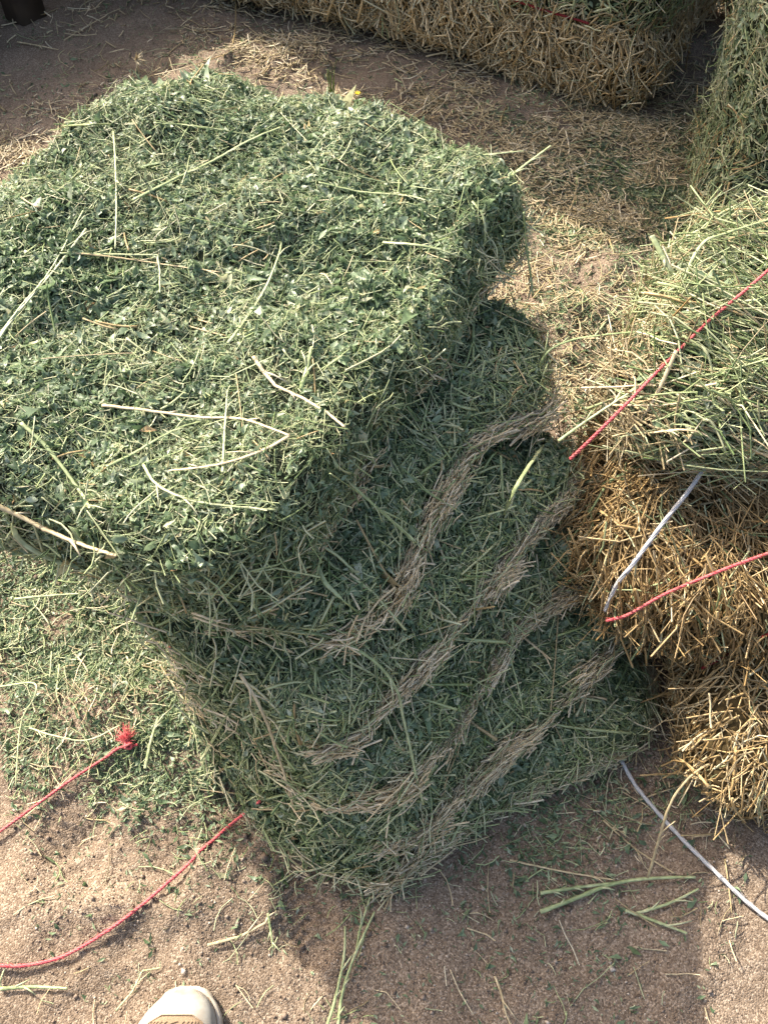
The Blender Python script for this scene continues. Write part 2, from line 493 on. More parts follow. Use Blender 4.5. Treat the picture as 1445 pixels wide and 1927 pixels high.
# ---------------------------------------------------------------- hay flakes
def in_poly(x, y, poly):
    P = np.asarray(poly); r = np.zeros(len(x), bool); j = len(P) - 1
    for i in range(len(P)):
        c = ((P[i, 1] > y) != (P[j, 1] > y)) & (x < (P[j, 0]-P[i, 0]) * (y-P[i, 1]) / (P[j, 1]-P[i, 1] + 1e-12) + P[i, 0])
        r ^= c; j = i
    return r
FLAKES = []   # (V, F) for the drop tests
def make_flake(label, poly, z0, z1, n_small, n_big, n_stem, n_ind, wtop, seed, rim, top_in=.052, dome=.034, extra=None, amp=.012, n_rim=700, wback=.25, n_fringe=150, thin=1.0, cover=None):
    if cover is not None:
        cover = np.asarray(cover); cover = cover.mean(0) + (cover - cover.mean(0)) * .86
    c = np.asarray(poly).mean(0)
    root = empty('hay_flake', label, 'hay flake', (c[0], c[1], z0), 'flakes of the leaning green stack')
    off = np.array([c[0], c[1], z0])
    V, q, r0, r1, R = slab(poly, z0, z1, top_in, .003, dome, amp, seed, m=140, extra=extra, smooth=1)
    S = Surf(V, q)
    V2, F2 = close_slab(V, q, r0, r1)
    FLAKES.append((V2, F2))
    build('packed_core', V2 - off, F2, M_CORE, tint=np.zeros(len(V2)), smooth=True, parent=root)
    def wt(C, n):
        front = np.clip((-(C[:, 1]-c[1]) * .8 + (C[:, 0]-c[0]) * .7) / .25 + .4, wback, 1)
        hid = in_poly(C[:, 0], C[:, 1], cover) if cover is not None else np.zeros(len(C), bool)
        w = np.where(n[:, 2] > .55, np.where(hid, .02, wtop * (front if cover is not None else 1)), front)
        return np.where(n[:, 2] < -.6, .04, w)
    # small leaf fragments, tinted in drifts
    def tintf(P, sd):
        return np.clip(.40 + .24 * fbm(P[:, 0], P[:, 1], P[:, 2], 14, sd, 2) + RNG.normal(0, .26, len(P)), 0, .93)
    P, N = S.sample(n_small, wt)
    wall = (np.abs(N[:, 2]) < .55)
    up = np.clip(N[:, 2], 0, 1)
    clump = fbm(P[:, 0], P[:, 1], P[:, 2], 60, seed + 40, 2)
    P = P + N * (RNG.uniform(-.004, .006, n_small) + (.006 if cover is None else .003) * clump)[:, None]
    T = rand_tangent(N); T[:, 2] *= np.where(wall, .45, 1)
    NN = unit(N + RNG.normal(0, .55, N.shape))
    L = np.exp(RNG.normal(math.log(.0084), .45, n_small)); L = L * np.clip(1 + .45 * fbm(P[:, 0], P[:, 1], P[:, 2], 7, seed + 55, 2), .55, 1.6)
    W = L * np.where(RNG.random(n_small) < .6, RNG.uniform(.10, .30, n_small), RNG.uniform(.25, .5, n_small))
    tint = tintf(P, seed + 70)
    rare = RNG.random(n_small); tint = np.where(rare < .012, RNG.uniform(.95, 1, n_small), tint)
    A = leaf_mesh(P, NN, T, L, W, RNG.normal(.06, .34, n_small), RNG.uniform(-.4, 1.2, n_small), tint)
    P, N = S.sample(n_big, wt)
    P = P + N * RNG.uniform(.000, .009, n_big)[:, None]
    T = rand_tangent(N)
    NN = unit(N + RNG.normal(0, .6, N.shape))
    L = np.minimum(np.exp(RNG.normal(math.log(.0135), .3, n_big)), .019); W = L * RNG.uniform(.22, .5, n_big)
    Bq = leaf_mesh(P, NN, T, L, W, RNG.normal(.0, .3, n_big), RNG.uniform(-.3, 1.1, n_big), tintf(P, seed + 71), big=True)
    v, f, t = join([A, Bq])
    build('loose_leaves', v - off, f, M_LEAF, tint=t, parent=root, kind='stuff')
    # chopped stems all over
    P, N = S.sample(n_stem, wt)
    P = P + N * RNG.uniform(-.001, .008, n_stem)[:, None]
    T = rand_tangent(N); T[:, 2] *= np.where(np.abs(N[:, 2]) < .55, .5, 1)
    NN = unit(N + RNG.normal(0, .25, N.shape)); T = T + (np.where(RNG.random(n_stem) < .25, .6, .2) * RNG.normal(0, 1, n_stem))[:, None] * N
    L = np.clip(np.exp(RNG.normal(math.log(.016 if thin < 1 else .021), .6, n_stem)), .005, .08)
    w = RNG.uniform(.0008, .0024, n_stem) * (L / .016)**.4 * thin
    ti = np.clip(RNG.normal(.42, .28, n_stem), 0, 1)
    a = stem_mesh(P, NN, T, L, w, RNG.normal(0, .035, n_stem), RNG.normal(0, .02, n_stem), ti, flat=.4)
    build('chopped_stems', a[0] - off, a[1], M_STEM, tint=a[2], parent=root, kind='stuff')
    # dry stems packed along the cut edge at the foot of the flake
    n = n_rim
    m = len(R)
    fr = np.clip((-(R[:, 1]-c[1]) * .7 + (R[:, 0]-c[0]) * .9) / .22 + .3, .05, 1)
    tg = np.roll(R, -1, 0) - np.roll(R, 1, 0); tg = unit(tg)
    no = np.stack([tg[:, 1], -tg[:, 0]], 1)
    cut = np.clip((no @ np.array([.90, -.43]) - .52) * 4.0, .02, 1) * np.clip(.80 + 1.1 * fbm(R[:, 0], R[:, 1], 0, 16, seed + 8, 3), .15, 1.5)
    k = RNG.choice(m, n, p=cut / cut.sum())
    drift = np.clip(.8 + .6 * fbm(R[k, 0], R[k, 1], 0, 9, seed + 3, 2), .45, 1.4)
    P = np.concatenate([R[k] + no[k] * (RNG.normal(.014, .007, n) + .010 * fbm(R[k, 0], R[k, 1], 0, 24, seed, 3))[:, None] + tg[k] * RNG.uniform(-.01, .01, n)[:, None], (z0 + RNG.beta(1.2, 1.8, n) * .034 * drift + .010 * fbm(R[k, 0], R[k, 1], 0, 30, seed + 5, 2) * (z0 > .01))[:, None]], 1)
    T = np.concatenate([tg[k], np.zeros((n, 1))], 1) + RNG.normal(0, 1, (n, 3)) * np.array([1, 1, .9]) * np.where(RNG.random(n) < .25, .6, .22)[:, None]
    N = np.concatenate([no[k], np.full((n, 1), .5)], 1) + RNG.normal(0, .3, (n, 3))
    L = np.clip(np.exp(RNG.normal(math.log(.022), .60, n)), .007, .085)
    gm = RNG.random(n) < .20
    for sel, mt, nm, tm in ((~gm, M_STRAW, 'edge_straw', rim + .08), (gm, M_STEM, 'edge_stems', .55)):
        q = int(sel.sum())
        a = stem_mesh(P[sel], N[sel], T[sel], L[sel] * (1 if mt is M_STRAW else 1.5), RNG.uniform(.0014, .0036, q), RNG.normal(0, .05, q), RNG.normal(0, .03, q), np.clip(RNG.normal(tm + .06, .25, q), 0, 1), flat=.45)
        build(nm, a[0] - off, a[1], mt, tint=a[2], parent=root, kind='stuff')
    # ragged fringe poking out of the rim
    n = n_fringe
    k = RNG.choice(m, n, p=fr / fr.sum())
    P = np.concatenate([R[k] + no[k] * RNG.uniform(-.004, .018, n)[:, None], (z0 + RNG.uniform(.0, .8, n) * (z1 - z0))[:, None]], 1)
    T = np.concatenate([no[k] * RNG.uniform(.2, 1, n)[:, None] + tg[k] * RNG.normal(0, .9, n)[:, None], RNG.normal(-.25, .45, n)[:, None]], 1)
    P = P + unit(T) * .008
    N = np.concatenate([no[k], np.full((n, 1), 1.0)], 1) + RNG.normal(0, .3, (n, 3))
    L = np.clip(np.exp(RNG.normal(math.log(.032), .5, n)), .012, .085)
    a = stem_mesh(P, N, T, L, RNG.uniform(.0012, .0034, n), RNG.normal(0, .08, n), RNG.normal(0, .05, n), np.clip(RNG.normal(.5, .3, n), 0, 1), flat=.4)
    build('fringe_stems', a[0] - off, a[1], M_STEM, tint=a[2], parent=root, kind='stuff')
    # long single stems, each its own part
    P, N = S.sample(n_ind, wt)
    P = P + N * RNG.uniform(.004, .012, n_ind)[:, None]
    T = rand_tangent(N); N = unit(N + RNG.normal(0, .12, N.shape))
    T = T + (np.where(RNG.random(n_ind) < .3, .45, .10) * RNG.normal(0, 1, n_ind))[:, None] * N
    L = np.clip(np.exp(RNG.normal(math.log(.050), .5, n_ind)), .025, .15)
    cut = int(n_ind * .78)
    wi = RNG.uniform(.6, 1.2, n_ind) * thin
    put_stems('stem', VAR_STEM, root, P[:cut], N[:cut], T[:cut], L[:cut], wi[:cut])
    put_stems('stem', VAR_STRAW, root, P[cut:], N[cut:], T[cut:], L[cut:], wi[cut:])
    return root

F1 = [(-.108, .512), (-.060, .612), (-.018, .700), (.050, .815), (.086, .890), (.122, .975), (.192, 1.065), (.165, 1.14), (.075, 1.205), (-.058, 1.275), (-.265, 1.345), (-.414, 1.26), (-.48, 1.18), (-.53, 1.09), (-.62, .98), (-.61, .757), (-.5, .597), (-.401, .552), (-.321, .515), (-.238, .478), (-.165, .465), (-.12, .485)]
F2 = [(.225, .91), (.212, .835), (.152, .801), (.110, .770), (.046, .658), (.015, .577), (-.014, .503), (-.076, .475), (-.203, .496), (-.345, .565), (-.45, .75), (-.40, 1.0), (-.25, 1.2), (.05, 1.12), (.20, .98)]
F3 = [(.270, .80), (.258, .752), (.208, .706), (.131, .619), (.074, .543), (.015, .471), (-.041, .400), (-.078, .385), (-.137, .418), (-.316, .545), (-.38, .75), (-.32, 1.0), (-.08, 1.1), (.15, .98)]
F4 = [(.318, .73), (.289, .685), (.221, .631), (.164, .580), (.114, .505), (.064, .430), (.009, .358), (-.056, .346), (-.128, .385), (-.262, .500), (-.35, .75), (-.25, 1.0), (.1, .98), (.25, .85)]
F5 = [(.362, .64), (.317, .582), (.269, .540), (.212, .488), (.145, .440), (.075, .371), (.000, .320), (-.087, .328), (-.168, .386), (-.252, .480), (-.33, .72), (-.2, .97), (.12, .93), (.30, .78)]
F6 = [(.392, .575), (.380, .497), (.301, .460), (.199, .418), (.121, .374), (.065, .345), (-.017, .292), (-.100, .305), (-.182, .368), (-.240, .445), (-.315, .58), (-.33, .75), (-.15, .95), (.15, .90), (.33, .72)]
make_flake('topmost hay flake, widest of the stack, its leafy pale green top in full sun', F1, .450, .552, 120000, 2600, 21000, 300, 1.0, 101, .40, dome=.012, extra=[(-.34, 1.20, .14, .035), (-.5, .85, .2, .012), (-.10, .86, .16, -.022), (.13, 1.06, .09, .016), (-.17, .54, .10, .010)], n_rim=350, wback=.35, n_fringe=700, thin=.60, amp=.022, top_in=.024)
make_flake('second hay flake from the top, mostly under the sunlit one', F2, .355, .418, 36000, 1500, 6500, 150, .75, 202, .66, n_rim=3000, cover=F1)
make_flake('third hay flake from the top of the leaning stack, tan straw rim in shade', F3, .260, .323, 36000, 1500, 6500, 150, .75, 303, .72, n_rim=4200, cover=F2)
make_flake('fourth hay flake from the top of the stack, third from the soil', F4, .167, .228, 36000, 1500, 6500, 150, .75, 404, .68, n_rim=3700, cover=F3)
make_flake('second hay flake from the soil, thin one near the foot of the stack', F5, .080, .136, 36000, 1500, 6500, 150, .8, 450, .64, n_rim=3000, cover=F4)
make_flake('bottom hay flake of the stack, resting on the soil', F6, .0, .054, 36000, 1500, 6000, 180, .8, 505, .58, n_rim=2300, n_fringe=900, cover=F5)

# ---------------------------------------------------------------- bales
def make_bale(root, lumps):
    """lumps: dicts with outline, heights, stem counts, flow direction and colours; all parts of ONE bale"""
    off = np.array(root.location)
    for d in lumps:
        V, q, r0, r1, R = slab(d['poly'], d['z0'], d['z1'], d.get('tin', .06), d.get('bin', .03), d.get('dome', .02), d.get('amp', .02), d['seed'], m=90, smooth=d.get('sm', 4))
        S = Surf(V, q)
        V2, F2 = close_slab(V, q, r0, r1)
        FLAKES.append((V2, F2))
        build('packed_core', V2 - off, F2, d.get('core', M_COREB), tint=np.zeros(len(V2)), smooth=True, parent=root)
        vx, vy = d.get('view', (0, -1))
        cc = V.mean(0)
        def wt(C, n, d=d):
            f = np.clip(((C[:, 0]-cc[0]) * vx + (C[:, 1]-cc[1]) * vy) / .2 + .7, .06, 1)
            return np.where(n[:, 2] < -.8, .03, np.where(n[:, 2] > .6, d.get('wtop', .5), f))
        n = d['n']
        P, N = S.sample(n, wt)
        P = P + N * (RNG.exponential(.007, n) + .006 * fbm(P[:, 0], P[:, 1], P[:, 2], 25, d['seed'] + 5, 2))[:, None]
        T = flow_tangent(N, d['flow'], d['spread']) + N * RNG.normal(0, d.get('stick', .3), n)[:, None]
        NN = unit(N + RNG.normal(0, .3, N.shape))
        L = np.clip(np.exp(RNG.normal(math.log(d.get('len', .045)), .5, n)), .01, .16)
        ti = np.clip(RNG.normal(d.get('tint', .5), .26, n), 0, 1)
        mk = (RNG.random(n) < d.get('green', 0)) & (P[:, 2] > d.get('gold_below', -1) + RNG.normal(0, .012, n)) & (P[:, 0] > d.get('gold_left', -9) + RNG.normal(0, .025, n))
        for sel, mat, nm in ((~mk, d.get('mat', M_GOLD), 'packed_straw'), (mk, M_STEM, 'packed_stems')):
            if sel.sum() < 2:
                continue
            a = stem_mesh(P[sel], NN[sel], T[sel], L[sel], RNG.uniform(.0013, .0036, sel.sum()) * d.get('wid', 1), RNG.normal(0, d.get('bend', .1), sel.sum()), RNG.normal(0, .05, sel.sum()), ti[sel])
            build(nm, a[0] - off, a[1], mat, tint=a[2], parent=root, kind='stuff')
        nl = d.get('leaves', 0)
        if nl:
            P, N = S.sample(nl, wt)
            P = P + N * RNG.uniform(-.003, .010, nl)[:, None]
            L = np.exp(RNG.normal(math.log(.013), .4, nl)); W = L * RNG.uniform(.25, .5, nl)
            a = leaf_mesh(P, unit(N + RNG.normal(0, .6, N.shape)), rand_tangent(N), L, W, RNG.normal(0, .25, nl), RNG.uniform(-.2, 1, nl), np.clip(RNG.normal(.55, .22, nl), 0, .94))
            build('loose_leaves', a[0] - off, a[1], M_LEAF, tint=a[2], parent=root, kind='stuff')
        ni = d.get('ind', 0)
        if ni:
            P, N = S.sample(ni, wt)
            P = P + N * RNG.uniform(.006, .018, ni)[:, None]
            T = flow_tangent(N, d['flow'], d['spread'] * 1.1) + N * RNG.normal(0, d.get('stick', .3) * .5, ni)[:, None]
            L = np.clip(np.exp(RNG.normal(math.log(d.get('ilen', .09)), .4, ni)), .04, .22)
            g = int(ni * d.get('green', 0))
            wi = RNG.uniform(.9, 1.4, ni) * d.get('iwid', 1)
            put_stems('straw', d.get('var', VAR_GOLD), root, P[g:], N[g:], T[g:], L[g:], wi[g:])
            put_stems('stem', VAR_STEM, root, P[:g], N[:g], T[:g], L[:g], wi[:g] * .8)

# bale at the right, bulging in three lumps between its strings
rb = empty('hay_bale', 'hay bale at the right bulging between red strings, golden straw side facing the stack', 'hay bale', (.6, .8, 0))
make_bale(rb, [
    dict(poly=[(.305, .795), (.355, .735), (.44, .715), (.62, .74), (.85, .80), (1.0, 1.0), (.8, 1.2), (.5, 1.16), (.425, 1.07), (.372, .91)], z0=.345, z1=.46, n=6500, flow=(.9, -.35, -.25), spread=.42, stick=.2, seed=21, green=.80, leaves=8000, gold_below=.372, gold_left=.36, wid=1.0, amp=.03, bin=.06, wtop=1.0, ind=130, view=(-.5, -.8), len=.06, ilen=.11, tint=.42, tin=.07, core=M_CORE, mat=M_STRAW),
    dict(poly=[(.285, .79), (.292, .72), (.305, .645), (.365, .58), (.45, .545), (.62, .52), (.9, .6), (1.0, .9), (.7, 1.1), (.4, 1.0), (.32, .88)], z0=.155, z1=.300, n=8500, flow=(.22, -.1, -1), spread=.22, stick=.12, seed=22, green=.10, ind=150, view=(-.5, -.9), len=.06, ilen=.11, tint=.5, bend=.12, tin=.085, bin=.06, amp=.03),
    dict(poly=[(.450, .53), (.428, .44), (.470, .375), (.56, .365), (.8, .45), (.95, .8), (.6, 1.0), (.47, .80)], z0=.0, z1=.165, n=5000, flow=(.05, -.1, -1), spread=.40, stick=.25, seed=23, green=.05, ind=90, view=(-.5, -.9), len=.045, ilen=.07, tint=.72, bend=.12, tin=.06),
])
# stack of bales at the back, lower one in view
BB = [(-.89, 2.95), (-.60, 2.80), (-.335, 2.69), (-.10, 2.56), (.15, 2.43), (.41, 2.27), (.655, 2.14), (.81, 2.42), (.95, 2.75), (.3, 3.1), (-.75, 3.40)]
bk = empty('hay_bale', 'shaded hay bale lying on the soil at the back, tan straw bottom edge', 'hay bale', (.2, 2.8, 0), 'bales stacked at the back')
make_bale(bk, [
    dict(poly=BB, z0=.025, z1=.215, n=7000, flow=(.0, -.15, -1), spread=.75, stick=.45, seed=31, green=.08, ind=150, len=.05, ilen=.085, tint=.95, mat=M_GOLD, wid=1.7, iwid=1.5, tin=.02, bin=.05, wtop=.02, amp=.025),
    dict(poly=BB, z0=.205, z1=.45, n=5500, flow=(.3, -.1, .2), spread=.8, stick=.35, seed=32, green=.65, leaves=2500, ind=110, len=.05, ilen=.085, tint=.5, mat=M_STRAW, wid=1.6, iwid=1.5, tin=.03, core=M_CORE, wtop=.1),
])
BB2 = [(x + .02, y + .03) for x, y in BB]  # unseen upper bales, added so the stack shades the ground behind the flakes
for zb, lab in ((.455, 'unseen second hay bale of the back stack, added for its shadow'), (.90, 'unseen third hay bale of the back stack, added for its shadow'), (1.345, 'unseen topmost hay bale of the back stack, added for its shadow')):
    bk2 = empty('hay_bale', lab, 'hay bale', (.2, 2.8, zb), 'bales stacked at the back')
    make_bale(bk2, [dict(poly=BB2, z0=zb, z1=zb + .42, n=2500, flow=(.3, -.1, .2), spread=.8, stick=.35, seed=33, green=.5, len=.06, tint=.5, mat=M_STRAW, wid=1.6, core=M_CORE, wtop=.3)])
for cx, cy, lab, levels in ((1.02, 3.55, 'far', 3), (1.37, 2.80, 'side', 3)):  # more bales added behind to block sun and darken the gap
    for k in range(levels):
        zb = .005 + .445 * k
        ob = [(cx - .62, cy - .22), (cx + .55, cy - .30), (cx + .62, cy + .25), (cx - .55, cy + .30)] if lab == 'far' else [(cx - .38, cy - .25), (cx + .38, cy - .30), (cx + .42, cy + .45), (cx - .36, cy + .42)]
        nm = (('lowest', 'middle', 'top')[k] + ' hay bale of the stack added for shade ' + ('behind the shaded straw edged bale' if lab == 'far' else 'in the dark gap at the upper right'))
        bq = empty('hay_bale', nm, 'hay bale', (cx, cy, zb), 'bales stacked at the back')
        make_bale(bq, [dict(poly=ob, z0=zb, z1=zb + .42, n=2500, flow=(.3, -.1, .2), spread=.8, stick=.35, seed=61 + k + int(cx * 10), green=.5, len=.06, tint=.5, mat=M_STRAW, wid=1.6, core=M_CORE, wtop=.2)])
# green bale at the upper right
gb = empty('hay_bale', 'green leafy hay bale at the upper right edge, ragged pale stems poking out', 'hay bale', (1.0, 1.75, 0))
make_bale(gb, [
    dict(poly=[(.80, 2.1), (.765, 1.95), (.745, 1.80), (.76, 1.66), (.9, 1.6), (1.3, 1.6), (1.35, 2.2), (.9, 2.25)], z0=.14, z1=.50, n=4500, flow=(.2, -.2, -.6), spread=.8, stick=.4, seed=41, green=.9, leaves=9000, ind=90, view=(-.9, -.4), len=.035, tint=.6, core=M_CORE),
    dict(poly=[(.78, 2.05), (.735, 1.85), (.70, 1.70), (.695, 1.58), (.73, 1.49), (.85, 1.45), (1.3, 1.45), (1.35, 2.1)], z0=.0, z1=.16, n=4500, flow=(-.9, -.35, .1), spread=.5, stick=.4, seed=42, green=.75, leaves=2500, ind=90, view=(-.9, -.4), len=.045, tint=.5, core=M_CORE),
])

# ---------------------------------------------------------------- low timber platform at the back left (only one leg shows)
pf = empty('wooden_platform', 'low dark timber platform in deep shade at the back left, one leg showing', 'platform', (-1.0, 2.7, 0))
def box_between(c, hx, hy, z0, z1, ang, bev=.004):
    ca, sa = math.cos(ang), math.sin(ang)
    V = []
    for z, e in ((z0, bev), (z0 + bev, 0), (z1 - bev, 0), (z1, bev)):
        for sx, sy in ((-1, -1), (1, -1), (1, 1), (-1, 1)):
            x, y = sx * (hx - e), sy * (hy - e)
            V.append((c[0] + x*ca - y*sa, c[1] + x*sa + y*ca, z))
    F = [(3, 2, 1, 0), (12, 13, 14, 15)]
    for r in range(3):
        for a in range(4):
            b = (a + 1) % 4
            F.append((r*4+a, r*4+b, r*4+4+b, r*4+4+a))
    return np.array(V), [np.array(F)]
pa = math.atan2(.64, .77)
ux, uy = math.cos(pa), math.sin(pa)
po = np.array([-1.0, 2.7, 0])
def pfp(u, v):           # u along the front edge, v backwards
    return (-1.02 + ux*u - uy*v, 2.655 + uy*u + ux*v)
for i in range(9):
    V, F = box_between(pfp(-.34, .06 + i * .142), .74, .067, .405, .445, pa)
    build('plank', V - po, F, M_WOOD, parent=pf)
for u, v in ((0.0, .05), (-1.0, .05), (.15, 1.1), (-1.0, 1.1)):
    V, F = box_between(pfp(u, v), .042, .042, -.02, .404, pa + .2)
    build('leg', V - po, F, M_WOOD, parent=pf)
V, F = box_between(pfp(-.36, .62), .70, .012, .0, .40, pa)
build('back_board', V - po, F, M_WOOD, parent=pf)

# ---------------------------------------------------------------- litter and gravel on the ground
def blob(x, y, cx, cy, sx, sy):
    return np.exp(-((x-cx)/sx)**2 - ((y-cy)/sy)**2)
inner5 = [(c * .9 + .1 * m) for c, m in [(np.array(p), np.array([.02, .62])) for p in F6]]
def d_green(x, y):
    d = 1.9 * blob(x, y, -.42, .66, .20, .17) + 1.3 * blob(x, y, -.28, .50, .12, .10) + .5 * blob(x, y, -.33, .43, .16, .06) + .35 * blob(x, y, .10, .33, .25, .09) + .5 * blob(x, y, .42, 1.25, .2, .15) \
        + .95 * blob(x, y, .62, 1.72, .30, .42) + .4 * blob(x, y, .35, .43, .12, .06) + .35 * blob(x, y, -.55, 1.0, .2, .3) + .035
    return d * np.clip(.75 + .8 * fbm(x, y, 0, 13, 77, 3), .10, 1.6)
def d_tan(x, y):
    d = 1.2 * blob(x, y, .52, 1.85, .36, .40) + .6 * blob(x, y, .15, 2.35, .5, .25) + .35 * blob(x, y, -.45, 2.75, .35, .2) + .6 * blob(x, y, -.95, 1.95, .18, .22) + .6 * blob(x, y, .40, 1.15, .12, .16) \
        + .25 * blob(x, y, .42, .46, .12, .08) + .3 * blob(x, y, .5, 1.55, .2, .2) + .12 * blob(x, y, -.4, .6, .2, .2) + .5 * blob(x, y, .47, .40, .06, .06) + .012
    return d * np.clip(.6 + .8 * fbm(x, y, 0, 9, 88, 3), .05, 1.5)
def scatter(n, dens, box):
    xs, ys = [], []
    got = 0
    while got < n:
        x = RNG.uniform(box[0], box[1], n * 4); y = RNG.uniform(box[2], box[3], n * 4)
        k = (RNG.random(n * 4) < dens(x, y) / 1.3) & ~in_poly(x, y, inner5) & (y > .02 + 0 * x) & (np.abs(x) < .38 + .42 * y)
        xs.append(x[k]); ys.append(y[k]); got += k.sum()
    return np.concatenate(xs)[:n], np.concatenate(ys)[:n]
BOX = (-1.3, 1.3, .03, 3.1)
up = np.array([0, 0, 1.0])
def ground_pts(n, dens, box=BOX, zo=(0, .004)):
    x, y = scatter(n, dens, box)
    return np.stack([x, y, gz(x, y) + RNG.uniform(*zo, n)], 1), np.tile(up, (n, 1))

n = 84000
P, N = ground_pts(n, d_green, zo=(.0, .006))
L = np.exp(RNG.normal(math.log(.0070), .50, n)); W = L * RNG.uniform(.14, .42, n)
a = leaf_mesh(P, unit(N + RNG.normal(0, .45, N.shape)), rand_tangent(N), L, W, RNG.normal(.08, .25, n), RNG.uniform(-.2, .9, n), np.clip(RNG.normal(.24, .24, n), 0, 1))
build('leaf_litter', a[0], a[1], M_LEAF, tint=a[2], parent=ground, kind='stuff')
n = 10000
P, N = ground_pts(n, d_green, zo=(.001, .007))
T = rand_tangent(N) + N * RNG.normal(0, .12, n)[:, None]
a = stem_mesh(P, unit(N + RNG.normal(0, .2, N.shape)), T, np.clip(np.exp(RNG.normal(math.log(.020), .6, n)), .005, .08), RNG.uniform(.0009, .0021, n), RNG.normal(0, .1, n), RNG.normal(0, .04, n), np.clip(RNG.normal(.5, .28, n), 0, 1))
build('stem_litter', a[0], a[1], M_STEM, tint=a[2], parent=ground, kind='stuff')
n = 13000
P, N = ground_pts(n, d_tan, zo=(.001, .010))
T = rand_tangent(N) + N * RNG.normal(0, .12, n)[:, None]
a = stem_mesh(P, unit(N + RNG.normal(0, .2, N.shape)), T, np.clip(np.exp(RNG.normal(math.log(.030), .55, n)), .006, .12), RNG.uniform(.0013, .0036, n) * np.clip(.6 + .3 * P[:, 1], .6, 1.4), RNG.normal(0, .07, n), RNG.normal(0, .04, n), np.clip(RNG.normal(.55, .28, n), 0, 1))
build('straw_litter', a[0], a[1], M_STRAW, tint=a[2], parent=ground, kind='stuff')
for dens, var, nm, k, lm in ((d_green, VAR_STEM, 'stem', 150, .050), (d_tan, VAR_STRAW, 'straw', 150, .075)):
    P, N = ground_pts(k, dens, zo=(.003, .010))
    T = rand_tangent(N) + N * RNG.normal(0, .06, k)[:, None]
    put_stems(nm, var, ground, P, N, T, np.clip(np.exp(RNG.normal(math.log(lm), .4, k)), .03, .18), RNG.uniform(.8, 1.2, k) * np.clip(.55 + .35 * P[:, 1], .7, 1.4))
# gravel grains
n = 80000
dgr = lambda x, y: np.clip(1.4 - y * .55, .10, 1.3) * np.clip(.75 + .5 * fbm(x, y, 0, 22, 99, 2), .2, 1.3)
x, y = scatter(n, dgr, (-.95, 1.0, .03, 2.3))
s = np.exp(RNG.normal(math.log(.00080), .58, n)) * np.clip(.8 + .4 * y, .8, 1.5)
oc = np.array([(1, 0, 0), (0, 1, 0), (-1, 0, 0), (0, -1, 0), (.1, .1, .8), (0, 0, -.8)], float)
loc = oc[None] * s[:, None, None] * RNG.uniform(.65, 1.3, (n, 6, 1))
th = RNG.uniform(0, 2*PI, n); ct, st = np.cos(th)[:, None], np.sin(th)[:, None]
lx = loc[..., 0]*ct - loc[..., 1]*st; ly = loc[..., 0]*st + loc[..., 1]*ct
Vg = np.stack([lx + x[:, None], ly + y[:, None], loc[..., 2] + (gz(x, y) + s * .35)[:, None]], -1).reshape(-1, 3)
oF = [(0, 1, 4), (1, 2, 4), (2, 3, 4), (3, 0, 4), (1, 0, 5), (2, 1, 5), (3, 2, 5), (0, 3, 5)]
build('gravel_grains', Vg, tile(oF, n, 6), M_GRAIN, tint=np.repeat(np.clip(RNG.normal(.52, .34, n), 0, 1), 6), parent=ground, kind='stuff')

#@@DETAIL
# ---------------------------------------------------------------- single stalks, twines and cords lying on and hanging from things
MATS = dict(M_STRAW=M_STRAW, M_STEM=M_STEM, M_STRAWO=M_STRAWO)
def stalk_mesh(lines, r, tint, blade=False):
    ms, ts = [], []
    for ln in lines:
        n = max(14, len(ln) * 3)
        P = spline(ln, n)
        if len(lines) > 1 and ln is not lines[0]:
            rr = r * .75
        else:
            rr = r * .85
        t = np.linspace(0, 1, n)
        rad = rr * (1.0 - .35 * t) * (1 + .04 * np.sin(t * 40 + tint * 30))
        k = RNG.integers(2, n - 2); rad[k] *= 1.28
        if blade:
            rad *= np.clip(np.minimum(t, 1 - t) * 7, .25, 1)
        P = P + RNG.normal(0, .00015, P.shape)
        if not blade and n > 16:
            for q in RNG.choice(np.arange(3, n - 3), 2, replace=False):      # side shoots broken off at the nodes
                tq = P[q+1] - P[q-1]; tq = tq / np.linalg.norm(tq)
                sd = np.cross(tq, [0, 0, 1]); sd = sd / (np.linalg.norm(sd) + 1e-9) * RNG.choice([-1, 1])
                ls = RNG.uniform(.006, .022)
                B3 = np.array([P[q], P[q] + ls * (.75 * tq + .35 * sd + np.array([0, 0, .15])), P[q] + 1.8 * ls * (.8 * tq + .42 * sd)])
                Vb, Fb = tube(B3, rr * np.array([.6, .45, .25]), 4, .6)
                ms.append((Vb, Fb)); ts.append(np.full(len(Vb), min(1, tint + .05)))
        V, F = tube(P, rad, 6, .20 if blade else .42)
        ms.append((V, F))
        pt = np.clip(tint - .22 + .16 * vnoise(t * 9, t * 0 + tint * 50, 0, 1, 3) + RNG.normal(0, .03, n), 0, 1)
        ts.append(np.concatenate([np.repeat(pt, 6), pt[:1], pt[-1:]]))
    V, F = merge(ms)
    return V, F, np.concatenate(ts)

def fuzz(pts, n, r):
    """loose fibre ends standing off a twine"""
    P = np.asarray(pts); ms = []
    for i in range(n):
        k = RNG.integers(1, len(P) - 1)
        q = P[k] + (P[k-1] - P[k]) * RNG.random()
        v = RNG.normal(0, 1, 3); v /= np.linalg.norm(v)
        d = (P[k] - P[k-1]) / np.linalg.norm(P[k] - P[k-1]) * RNG.choice([-1, 1])
        L = RNG.uniform(.003, .009)
        ms.append(tube(np.array([q, q + v * (r + .0008) + d * L * .5, q + v * (r + .0025) + d * L]), .00022, 3, closed=False))
    return ms

